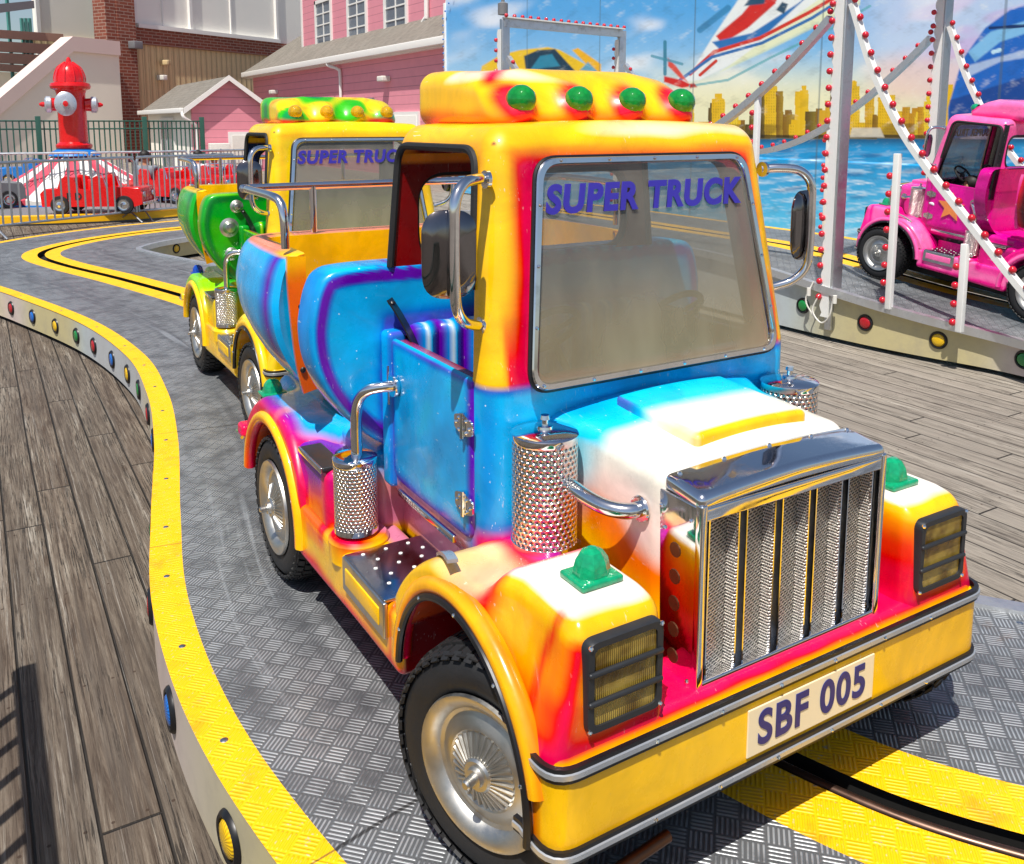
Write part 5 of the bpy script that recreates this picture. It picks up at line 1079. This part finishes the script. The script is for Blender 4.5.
m=MB(); box(m,9.81,9.95,4.6,19.45,-.22,4.62); box(m,9.86,10.6,4.7,19.3,-.25,.6); ob('backing_wall',m,'panel_grey',MR,smooth=False)
m=MB(); box(m,9.77,9.83,19.40,19.50,-.25,4.2,.01); e=ob('edge_frame',m,'trim_white',MR)
for q in np.arange(1.6,4.6,.16): link('bulb',BULBB,e,(9.74,19.45+(0 if q<3.9 else -(q-3.9)*1.2),q))
# ------------------------------------------------------------------ crowd barriers
def barrier_mesh(L=2.4,H=1.08):
    m=MB(); r=.024; P_=catmull([(0,0,.16),(0,0,.6),(0,0,H-.12),(.035,0,H-.035),(.12,0,H),(L/2,0,H),(L-.12,0,H),(L-.035,0,H-.035),(L,0,H-.12),(L,0,.6),(L,0,.16)],5); tube(m,P_,r,8); tube(m,[(0,0,.18),(L,0,.18)],r*.8,8)
    b=MB(); k=19
    for i in range(1,k): x=L*i/k; tube(b,[(x,0,.18),(x,0,H)],.0135,6)
    f=MB(); 
    for x in (.12,L-.12): tube(f,[(x,-.28,.01),(x,-.05,.16),(x,.05,.16),(x,.28,.01)],.014,6)
    return m.mesh('barrier_frame','galvanised'),b.mesh('infill_bars','galvanised'),f.mesh('barrier_foot','galvanised')
BF,BB,BT=barrier_mesh()
def barrier(p,q,label):
    p=np.array(p);q=np.array(q); a=math.atan2(q[1]-p[1],q[0]-p[0]); t=link('crowd_barrier',BF,None,(p[0],p[1],-.25),(0,0,a)); t.scale=(np.linalg.norm(q[:2]-p[:2])/2.4,1,1); tag(t,label,'crowd barrier','steel crowd barriers beyond the track')
    link('infill_bars',BB,t); link('barrier_foot',BT,t)
A_=at(-14,240,Z=-.25);B_=at(137,221.5,Z=-.25); dA=(B_-A_)
barrier(A_,B_,'leftmost steel crowd barrier just beyond the track bend'); barrier(B_+dA*.02,at(236,213,Z=-.25),'steel crowd barrier beyond the track bend, beside the green tank')
barrier(at(-6,212,Z=-.25),at(92,208.,Z=-.25),'steel crowd barrier in the back row, left behind the striped tent'); barrier(at(94,208,Z=-.25),at(190,204,Z=-.25),'steel crowd barrier in the back row, right behind the striped tent')
barrier(at(192,204,Z=-.25),at(262,200,Z=-.25),'steel crowd barrier in the back row, beside the pink shed')
# ------------------------------------------------------------------ the small car ride with tent and hydrant
rc=at(78,200,D=18.2); rc[2]=0
RT=thing('ride_platform','low round platform with yellow rim under the small red cars','ride platform',(rc[0],rc[1],-.25))
m=MB(); lathe(m,[(3.9,0),(3.9,.14),(3.84,.15),(2.2,.15)],72); ob('platform_floor',m,'lamp_grey',RT)
m=MB(); lathe(m,[(3.93,.03),(3.93,.15),(3.75,.156),(3.75,.10)],72); ob('platform_rim',m,'ride_yellow',RT)
TT=thing('striped_tent','low red, white and blue striped tent top under the giant hydrant','tent',(rc[0],rc[1],-.25))
ns=20
apex=1.10
for k in range(ns):
    m=MB(); V=[];F=[]; prof=[(.22,apex),(.5,apex-.16),(.9,apex-.42),(1.3,apex-.66),(1.70,apex-.86),(1.70,apex-1.0)]
    for j in range(5):
        a=2*math.pi*(k+j/4)/ns
        for i,(r_,h_) in enumerate(prof): V.append((r_*math.cos(a),r_*math.sin(a),h_-(.03*math.sin(math.pi*j/4) if i<5 else -.04*math.cos(2*math.pi*j/4)+.04)))
    F=[(j*6+i,(j+1)*6+i,(j+1)*6+i+1,j*6+i+1) for j in range(4) for i in range(5)]; m.add(V,F)
    ob('canopy_stripe',m,['canvas_red','canvas_white'][k%2],TT)
m=MB(); lathe(m,[(0,apex+.10),(.2,apex+.08),(.42,apex-.02),(.48,apex-.10)],24); ob('canopy_cap',m,'ride_blue',TT)
m=MB(); lathe(m,[(1.71,apex-.96),(1.74,apex-1.05),(1.66,apex-1.06)],48); ob('canopy_hem',m,'ride_blue',TT)
m=MB(); lathe(m,[(.16,0),(.16,apex)],16); [tube(m,[(1.45*math.cos(a),1.45*math.sin(a),.15),(1.5*math.cos(a),1.5*math.sin(a),apex-.85)],.04,8) for a in np.linspace(0,6.283,9)[:-1]]; lathe(m,[(1.2,.15),(1.2,.45)],32); ob('tent_support',m,'dark_underside',TT)
HY=thing('giant_hydrant','giant red fire hydrant with silver caps on top of the striped tent','hydrant',(rc[0],rc[1],apex-.21),(0,0,-R(59)+R(0)+math.pi*0))
HY.scale=(.80,.80,.95); HY.rotation_euler=(0,0,math.atan2(rc[1],rc[0])-math.pi/2)
m=MB(); lathe(m,[(0,0),(.40,0),(.42,.03),(.42,.08),(.36,.12),(.33,.14),(.33,1.15),(.36,1.22),(.45,1.25),(.47,1.30),(.45,1.36),(.38,1.38)],40); ob('hydrant_body',m,'fire_red',HY)
m=MB(); lathe(m,[(.36,1.36),(.35,1.50),(.29,1.66),(.18,1.76),(.07,1.80),(.06,1.84),(.03,1.90),(0,1.91)],40)
for k in range(10): a=2*math.pi*k/10; smoothtube(m,[(.355*math.cos(a),.355*math.sin(a),1.40),(.345*math.cos(a),.345*math.sin(a),1.52),(.27*math.cos(a),.27*math.sin(a),1.68),(.10*math.cos(a),.10*math.sin(a),1.80)],.018,6)
ob('bonnet',m,'fire_red',HY)
m=MB(); lathe(m,[(.17,-.30),(.17,-.42),(.24,-.42),(.25,-.50),(.20,-.54),(.08,-.55),(.07,-.60),(0,-.60)],28,'y',(-.13,0,.93)); cp=ob('front_cap',m,'silver_paint',HY); m=MB(); lathe(m,[(0,-.66),(.06,-.65),(.07,-.55)],8,'y',(-.13,0,.93)); ob('cap_nut',m,'fire_red',cp)
for s in (-1,1):
    m=MB(); lathe(m,[(.13,s*.30),(.14,s*.46)],24,'x',(0,-.05,.92)); ob('nozzle',m,'fire_red',HY); m=MB(); lathe(m,[(.15,s*.44),(.17,s*.46),(.17,s*.56),(.12,s*.60),(0,s*.60)],24,'x',(0,-.05,.92)); q=ob('side_cap',m,'silver_paint',HY); m=MB(); lathe(m,[(.05,s*.60),(.05,s*.66),(.02,s*.72),(0,s*.72)],8,'x',(0,-.05,.92)); ob('cap_nut',m,'fire_red',q)
def small_car(p,rz,label,mat='fire_red',sc=1.,seat=None):
    t=thing('small_red_car' if mat=='fire_red' else 'small_ride_car',label,'ride car',(p[0],p[1],-.09),(0,0,rz),'small cars of the tent ride'); t.scale=(sc,)*3
    pr=[(-.82,.12),(-.84,.34),(-.78,.40),(-.55,.42),(-.50,.58),(-.42,.63),(-.28,.60),(-.22,.42),(-.02,.40),(.02,.60),(.10,.64),(.20,.60),(.24,.44),(.34,.46),(.78,.42),(.84,.34),(.84,.16),(.72,.12)]
    m=MB(); 
    for ya,yb in ((-.34,-.26),(.26,.34)): prism(m,pr,0,0,'y') if False else prism(m,[(x,z) for x,z in pr],ya,yb,'y')
    m.join(rbox(-.80,-.50,-.30,.30,.14,.42,.03,.1,2)); m.join(rbox(.24,.82,-.33,.33,.14,.45,.05,.1,2)); m.join(rbox(-.52,.26,-.28,.28,.12,.20,.02,.2,2)); m.join(rbox(-.52,-.40,-.28,.28,.2,.60,.03,.2,2)); m.join(rbox(-.08,.04,-.28,.28,.2,.58,.03,.2,2))
    ob('car_body',m,mat,t,angle=30)
    for x in (-.52,.54):
        for s in (-1,1):
            m=MB(); lathe(m,[(0,s*.30),(.15,s*.30),(.16,s*.33),(.15,s*.37),(.09,s*.375)],20,'y',(x,0,.15)); w=ob('wheel',m,'rubber',t); m=MB(); lathe(m,[(.10,s*.376),(.08,s*.368),(.03,s*.375),(0,s*.39)],20,'y',(x,0,.15)); ob('wheel_rim',m,'chrome',w)
    m=MB(); [lathe(m,[(0,.855),(.05,.85),(.055,.83)],14,'x',(0,y,.32)) for y in (-.22,.22)]; m.join(rbox(.84,.88,-.34,.34,.14,.20,.015,.2,2)); ob('front_bumper',m,'chrome',t)
    m=MB(); tube(m,[(.24,-.28,.44),(.17,-.28,.66),(.17,.28,.66),(.24,.28,.44)],.014,6); ob('windscreen_hoop',m,'chrome',t)
    if mat=='fire_red':
        tm=text_mesh('F D',.16,0,.004,.001,1.1); tm.materials.append(MATS['dark_underside']); link('lettering',tm,t,(-.28,-.345,.29),(R(90),0,0))
    return t
VA=math.atan2(_r[1],_r[0])
c1=at(103,213,Z=-.09); c1=at(100,205,D=15.1); small_car(c1,VA+R(3),'red open ride car seen side-on in front of the striped tent','fire_red',.98)
c2=at(-32,208,D=15.6); small_car(c2,VA+R(50),'dark grey ride car at the left edge behind the barrier','lamp_grey')
c3=at(172,205,D=17.2); small_car(c3,VA-R(30),'red ride car with a child in a grey shirt, right of the tent')
c4=at(216,205,D=18.6); small_car(c4,VA-R(40),'red ride car carrying two children beside the pink shed')
c5=at(40,200,D=21.5); small_car(c5,VA+R(190),'blue ride car behind the striped tent','ride_blue')
for px,py,D,sh,lab in ((145,158,17.2,'g','child in a grey shirt with dark hair riding a red car'),(198,157,18.5,'w','child in a white shirt with black hair in the rear red car, on the left'),(214,160,18.7,'b','child in a blue shirt with brown hair in the rear red car, on the right')):
    p=at(px,py,D=D); person('person',lab,(p[0],p[1],p[2]-.64),math.atan2(_h[1],_h[0])+R(90)+math.pi+math.pi,sh)
pk=person('person','child in a white top reaching a hand over the door of the pink truck',(6.45,4.02,.52),math.pi,'w',s=.62,arm=((.20,-.08,.42),(.26,-.20,.36),(.34,-.26,.44)))
# ------------------------------------------------------------------ green fence
GF=[at(-60,150,D=21),at(40,150,D=22.5),at(146,150,D=24.5),at(203,150,D=26)]
ft=thing('iron_fence','dark green picket fence behind the car ride','fence',(GF[0][0],GF[0][1],-.25))
o_=np.array([GF[0][0],GF[0][1],0])
def pk_(q): return (q[0]-o_[0],q[1]-o_[1])
for a,b in zip(GF[:-1],GF[1:]):
    a2,b2=np.array(pk_(a)),np.array(pk_(b)); L=np.linalg.norm(b2-a2); m=MB(); 
    for i in range(1,int(L/.135)): q=a2+(b2-a2)*i/int(L/.135); box(m,q[0]-.016,q[0]+.016,q[1]-.016,q[1]+.016,.1,1.72)
    for z in (.15,1.50,1.70): tube(m,[(*a2,z),(*b2,z)],.022,6)
    ob('fence_panel',m,'fence_green',ft,smooth=False)
for q in GF: a2=pk_(q); m=MB(); box(m,a2[0]-.06,a2[0]+.06,a2[1]-.06,a2[1]+.06,0,1.82,.01); ob('fence_post',m,'fence_green',ft)
# ------------------------------------------------------------------ brick building
FB=Frame(at(140,100,D=40),YAW*0+math.pi/2-R(59.3)); BR=FB.root('brick_building','large building with brick pier, tan corrugated wall and white framed panels','building')
def fbox(root,fr,name,mat,x0,y0,x1,y1,d0,d1,bev=0.,off=0.,par=None,smooth=False):
    # corners given by two sight lines on the frame plane; d0..d1 depth range behind (+) the plane
    u0,za=fr.uv(x0,y0,off); u1,zb=fr.uv(x1,y1,off); m=MB(); box(m,min(u0,u1),max(u0,u1),d0,d1,min(za,zb),max(za,zb),bev); return ob(name,m,mat,par or root,smooth=smooth)
u0,_z0=FB.uv(136,30); u1,_z1=FB.uv(330,40); zb=FB.uv(203,35)[1]; zc_=FB.uv(203,50)[1]
m=MB(); box(m,u0,u1+8,0,.3,-.25,zc_); ob('corrugated_wall',m,'corrugated_tan',BR,smooth=False)
m=MB(); box(m,u0-.2,u1+8,-.12,.3,zc_,zb); box(m,FB.uv(111,50)[0]-.0,FB.uv(129,50)[0],-.5,.3,-.25,14); ob('brick_band',m,'brick',BR,smooth=False)
m=MB(); box(m,FB.uv(100,50)[0],FB.uv(111,50)[0]-.004,-.47,.3,4.,14); ob('brick_pier_side',m,'brick',BR,smooth=False)
m=MB(); box(m,u0,u1+8,.05,.3,zb,14); pn=ob('upper_panel',m,'panel_grey',BR,smooth=False)
m=MB()
for px in (134.5,163,190,231,276): u=FB.uv(px,20)[0]; w=.16 if px in (134.5,190,276) else .07; box(m,u-w/2,u+w/2,-.1 if w>.1 else -.02,.05,zb+.18,14)
box(m,u0,FB.uv(277,20)[0],-.2,.05,zb,zb+.18); ob('panel_frame',m,'trim_white',pn,smooth=False)
u,z=FB.uv(129,47); m=MB(); box(m,u-.45,u+.0,-.9,-.5,z-.12,z+.2,.03); ob('wall_lamp',m,'lamp_grey',BR)
for px,py in ((162,63),(158.5,78)): u,z=FB.uv(px,py); m=MB(); box(m,u-.12,u+.12,-.45,0,z-.10,z+.12,.03); tube(m,[(u,0,z),(u,-.3,z+.1)],.03,6); ob('wall_lamp',m,'utility_white' if py>70 else 'corrugated_tan',BR)
SW=Frame(FB.A-FB.n*1.2,FB.a); S2=SW.root('stair_wall','beige stucco stair wall with sloping capped parapet left of the brick pier','wall')
pts=[SW.uv(-60,149),SW.uv(0,97),SW.uv(71,37),SW.uv(118,42)]; b0=pts[0][0]
out=[(b0,-.25)]+[(p[0],p[1]) for p in pts]+[(pts[-1][0],-.25)]; m=MB(); prism(m,out,0,.5,'y'); ob('wall_face',m,'stucco',S2,smooth=False)
m=MB()
for a,b in zip(pts[:-1],pts[1:]): prism(m,[(a[0],a[1]-.55),(b[0],b[1]-.55),(b[0],b[1]+.02),(a[0],a[1]+.02)],-.12,.62,'y')
ob('parapet_cap',m,'stucco_cap',S2,smooth=False)
UF=Frame(FB.A+FB.n*4,FB.a); U2=UF.root('upper_building','pale cream building rising behind the stair wall','building')
fbox(U2,UF,'cream_wall','cream_wall',33,-60,113,120,0,.4); fbox(U2,UF,'base_band','corrugated_tan',20,34,110,52,-.15,-.02); fbox(U2,UF,'downpipe','teal_metal',104.5,-60,106.5,120,-.25,-.1); fbox(U2,UF,'corner_trim','trim_white',33,-60,38,60,-.12,-.01)
fbox(U2,UF,'rear_wall','cream_wall',-80,-120,40,150,3.,3.4)
TF=Frame(FB.A+FB.n*1.5,FB.a); TR_=TF.root('timber_terrace','timber railings and steel frames of a terrace at the far left','terrace')
for y0,y1,hh in ((33,38,.16),(46,50,.2),(58,61,.2),(66,70,.14)):
    a=TF.uv(-80,y0-4);b=TF.uv(62 if y0<60 else 40,y1); m=MB(); prism(m,[(a[0],a[1]-hh),(b[0],b[1]-hh),(b[0],b[1]+hh),(a[0],a[1]+hh)],-.1,.1,'y'); ob('timber_rail',m,'timber',TR_,smooth=False)
for px in (8,24,28,32): a=TF.uv(px,18 if px>20 else -20); m=MB(); box(m,a[0]-.05,a[0]+.05,.12,.22,-.25,a[1]); ob('steel_post',m,'teal_metal',TR_,smooth=False)
a=TF.uv(-60,18);b=TF.uv(28,5); m=MB(); prism(m,[(a[0],a[1]-.1),(b[0],b[1]-.15),(b[0],b[1]+.15),(a[0],a[1]+.3)],-.4,-.2,'y'); ob('canopy_beam',m,'lamp_grey',TR_,smooth=False)
a=TF.uv(-60,4);b=TF.uv(20,-2); m=MB(); prism(m,[(a[0],a[1]),(b[0],b[1]),(b[0],b[1]+.1),(a[0],a[1]+.1)],-.4,-.2,'y'); ob('canopy_beam',m,'teal_metal',TR_,smooth=False)
m=MB(); box(m,TF.uv(-80,70)[0],TF.uv(60,70)[0],.6,.9,-.25,TF.uv(20,72)[1]); ob('terrace_base',m,'stucco',TR_,smooth=False)
# ------------------------------------------------------------------ pink house
FH=Frame((11.5,30.,0),-math.pi/2); HR=FH.root('pink_house','long pink clapboard house with grey shingle roof and white framed upper windows','house')
uL=FH.uv(250,75)[0]; uR=-19.5+30+ -0; uR=30-19.2; zg=3.72
m=MB(); box(m,uL+.5,uR,0,.3,-.25,zg); box(m,uL+.5,uL+.8,.3,6,-.25,zg); ob('siding_wall',m,'pink_siding',HR,smooth=False)
m=MB(); box(m,uL,uR,-.42,-.26,zg-.20,zg+.02,.02); gt=ob('gutter',m,'trim_white',HR); m=MB(); box(m,uL,uR,-.26,.02,zg-.24,zg-.14); ob('soffit',m,'trim_white',gt,smooth=False)
sl_=.66
m=MB(); V=[(uL,-.34,zg+.02),(uR,-.34,zg+.02),(uR,4.2,zg+.02+4.5*sl_),(uL,4.2,zg+.02+4.5*sl_)]; V+=[(a,b,c-.12) for a,b,c in V]; m.add(V,[(0,1,2,3),(7,6,5,4),(0,3,7,4),(3,2,6,7),(1,5,6,2),(0,4,5,1)]); ob('shingle_roof',m,'shingles',HR,smooth=False)
off=1.1; ud=FH.uv(303,50,off)[0]
m=MB(); box(m,ud,uR,off,off+.3,zg+.3,9); box(m,ud,ud+.3,off+.3,4,zg+.3,9); dw=ob('upper_wall',m,'pink_siding',HR,smooth=False)
m=MB(); box(m,ud-.05,ud+.12,off-.04,off+.1,zg+.5,9); ob('corner_board',m,'trim_white',dw,smooth=False)
for x0,x1,yb in ((318,332,48),(350,367,41),(387,407,35)):
    ua,za=FH.uv(x0,yb,off); ub,_=FH.uv(x1,yb,off); zt=za+1.75; m=MB(); 
    for q in ((ua-.14,ua,za-.12,zt+.14),(ub,ub+.14,za-.12,zt+.14),(ua-.14,ub+.14,za-.14,za),(ua-.14,ub+.14,zt,zt+.14)): box(m,q[0],q[1],off-.07,off+.02,q[2],q[3])
    wn=ob('window_frame',m,'trim_white',HR,smooth=False); m=MB(); box(m,ua,ub,off-.02,off+.0,za,zt); pa=ob('window_pane',m,'window_glass',wn,smooth=False)
    m=MB(); um=(ua+ub)/2; box(m,um-.03,um+.03,off-.045,off-.02,za,zt); [box(m,ua,ub,off-.043,off-.021,z-.025,z+.025) for z in (za+.44,za+.88,za+1.32)]; ob('glazing_bar',m,'trim_white',wn,smooth=False)
ua,za=FH.uv(342,68); m=MB(); smoothtube(m,[(ua-.55,-.36,zg-.1),(ua-.45,-.34,zg-.28),(ua-.1,-.12,zg-.42),(ua,-.08,zg-.7),(ua,-.08,1.0),(ua,-.08,-.2)],.055,8); ob('downpipe',m,'trim_white',HR)
ua,za=FH.uv(428,20,off); m=MB(); smoothtube(m,[(ua+.1,off-.1,8.5),(ua+.1,off-.1,za+.45),(ua-.0,off-.12,za),(ua-.7,off-.3,za-.55),(ua-.8,off-.75,za-.75)],.075,8); ob('downpipe',m,'trim_white',HR)
for px,py in ((277,93),(388,80)): u,z=FH.uv(px,py); m=MB(); box(m,u-.22,u+.22,-.30,0,z-.05,z+.12,.03); ob('wall_lamp',m,'utility_white',HR)
u,z=FH.uv(376,100); m=MB(); tube(m,[(u-.25,-.2,z+.02),(u+.25,-.2,z+.02)],.05,8); tube(m,[(u+.2,0,z-.15),(u+.2,-.2,z)],.04,6); ob('camera_bracket',m,'lamp_grey',HR)
for px0,px1,py in ((393,403,110),(232,262,118)):
    pass
ua,za=FH.uv(395,112);ub,_=FH.uv(420,112); m=MB(); box(m,ua,ub,-.06,0,.1,za); dr=ob('door_frame',m,'trim_white',HR,smooth=False); m=MB(); box(m,ua+.12,ub-.12,-.08,-.06,.1,za-.12); ob('door_panel',m,'panel_grey',dr,smooth=False)
# ------------------------------------------------------------------ pink shed
sh=thing('pink_shed','small pink gabled shed with white gutter in front of the corrugated wall','shed',(6.3,31.2,-.25)); W_=2.4;D_=8.6;ze=2.32;za=3.2
m=MB(); prism(m,[(0,0),(W_,0),(W_,ze),(W_/2,za-.05),(0,ze)],0,.15,'y'); ob('gable_wall',m,'pink_siding',sh,smooth=False); m=MB(); box(m,0,.15,.15,D_,0,ze); box(m,W_-.15,W_,.15,D_,0,ze); ob('side_wall',m,'cream_wall',sh,smooth=False)
for s in (0,1):
    xa=-.3 if s==0 else W_+.3; zz=ze-.22; m=MB(); V=[(xa,-.25,zz),(W_/2,-.25,za),(W_/2,D_,za),(xa,D_,zz)]; V+=[(a,b,c-.09) for a,b,c in V]; m.add(V,[(0,1,2,3),(7,6,5,4),(0,4,5,1),(1,5,6,2),(2,6,7,3),(3,7,4,0)]); rf=ob('shed_roof',m,'shingles',sh,smooth=False)
    m=MB(); V=[(xa,-.30,zz-.16),(W_/2,-.30,za-.14),(W_/2,-.30,za+.03),(xa,-.30,zz+.03)]; V+=[(a,b+.045,c) for a,b,c in V]; m.add(V,[(0,1,2,3),(7,6,5,4),(0,4,5,1),(1,5,6,2),(2,6,7,3),(3,7,4,0)]); ob('barge_board',m,'trim_white',rf,smooth=False)
m=MB(); box(m,-.42,-.30,-.25,D_,ze-.34,ze-.18,.02); smoothtube(m,[(-.36,-.2,ze-.3),(-.30,-.28,ze-.5),(.05,-.12,ze-.72),(.12,-.08,ze-1.),(.12,-.08,.1)],.05,8); ob('gutter',m,'trim_white',sh)
m=MB(); box(m,1.15,2.25,-.05,-.0,.2,1.35); wf_=ob('window_frame',m,'trim_white',sh,smooth=False); m=MB(); box(m,1.27,2.13,-.07,-.05,.3,1.23); ob('window_pane',m,'utility_white',wf_,smooth=False)
m=MB(); box(m,-.06,0,3.0,5.6,.1,1.85); dr=ob('door_frame',m,'trim_white',sh,smooth=False); m=MB(); box(m,-.08,-.06,3.25,4.2,.1,1.7); box(m,-.08,-.06,4.4,5.35,.1,1.7); ob('door_panel',m,'window_glass',dr,smooth=False)
m=MB(); box(m,.45,1.10,-.45,-.12,.02,.98,.02); e=ob('utility_box',m,'utility_white'); e.location=(6.3,31.2,-.25); tag(e,'white utility cabinet standing against the pink shed','cabinet'); m=MB(); tube(m,[(.78,-.46,.7),(.78,-.47,.8)],.02,6); ob('cabinet_handle',m,'lamp_grey',e)
# ------------------------------------------------------------------ pier railing behind the viewer's left shoulder (its shadow crosses the boards)
pr_=thing('pier_railing','painted steel pier railing left of the track, seen by its shadow on the boards','railing',(-.355,0,-.25))
for z in (1.02,.55): m=MB(); box(m,-.022,.022,-3.0,2.6,z-.03,z+.03); ob('rail_bar',m,'fence_green',pr_,smooth=False)
m=MB(); [box(m,-.010,.010,y-.010,y+.010,0,1.0) for y in np.arange(-2.8,2.6,.13)]; ob('baluster_row',m,'fence_green',pr_,smooth=False)
# ------------------------------------------------------------------ light, air, camera
SD=Vector((.11,.10,-.30)).normalized()
sun=bpy.data.lights.new('sun','SUN'); sun.energy=5.0; sun.angle=R(.55); sun.color=(1.,.955,.88); so=bpy.data.objects.new('sun',sun); COL.objects.link(so); so.rotation_euler=SD.to_track_quat('-Z','Y').to_euler(); so.location=(-3,-3,8)
w=bpy.data.worlds.new('World'); SC.world=w; w.use_nodes=True; nt=w.node_tree; bg=nt.nodes['Background']; sk=nt.nodes.new('ShaderNodeTexSky'); sk.sky_type='NISHITA'; sk.sun_disc=False; sk.sun_elevation=math.asin(-SD.z); sk.sun_rotation=math.atan2(-SD.x,-SD.y)%(2*math.pi); sk.air_density=1.; sk.dust_density=1.2
nt.links.new(sk.outputs[0],bg.inputs[0]); bg.inputs[1].default_value=.09
cam=bpy.data.cameras.new('camera'); co=bpy.data.objects.new('camera',cam); COL.objects.link(co); SC.camera=co
co.location=(0,0,CAMH); M=Matrix([list(_r),list(_u),list(-_f)]).transposed(); co.rotation_euler=M.to_euler()
cam.sensor_width=36; cam.sensor_fit='HORIZONTAL'; cam.lens=F_/1024*36; cam.shift_y=-(432-CY_)/1024; cam.shift_x=0; cam.clip_start=.02; cam.clip_end=600
SC.view_settings.view_transform='Standard'; SC.view_settings.look='None'; SC.view_settings.exposure=0.20; SC.view_settings.gamma=1; SC.view_settings.use_curve_mapping=False
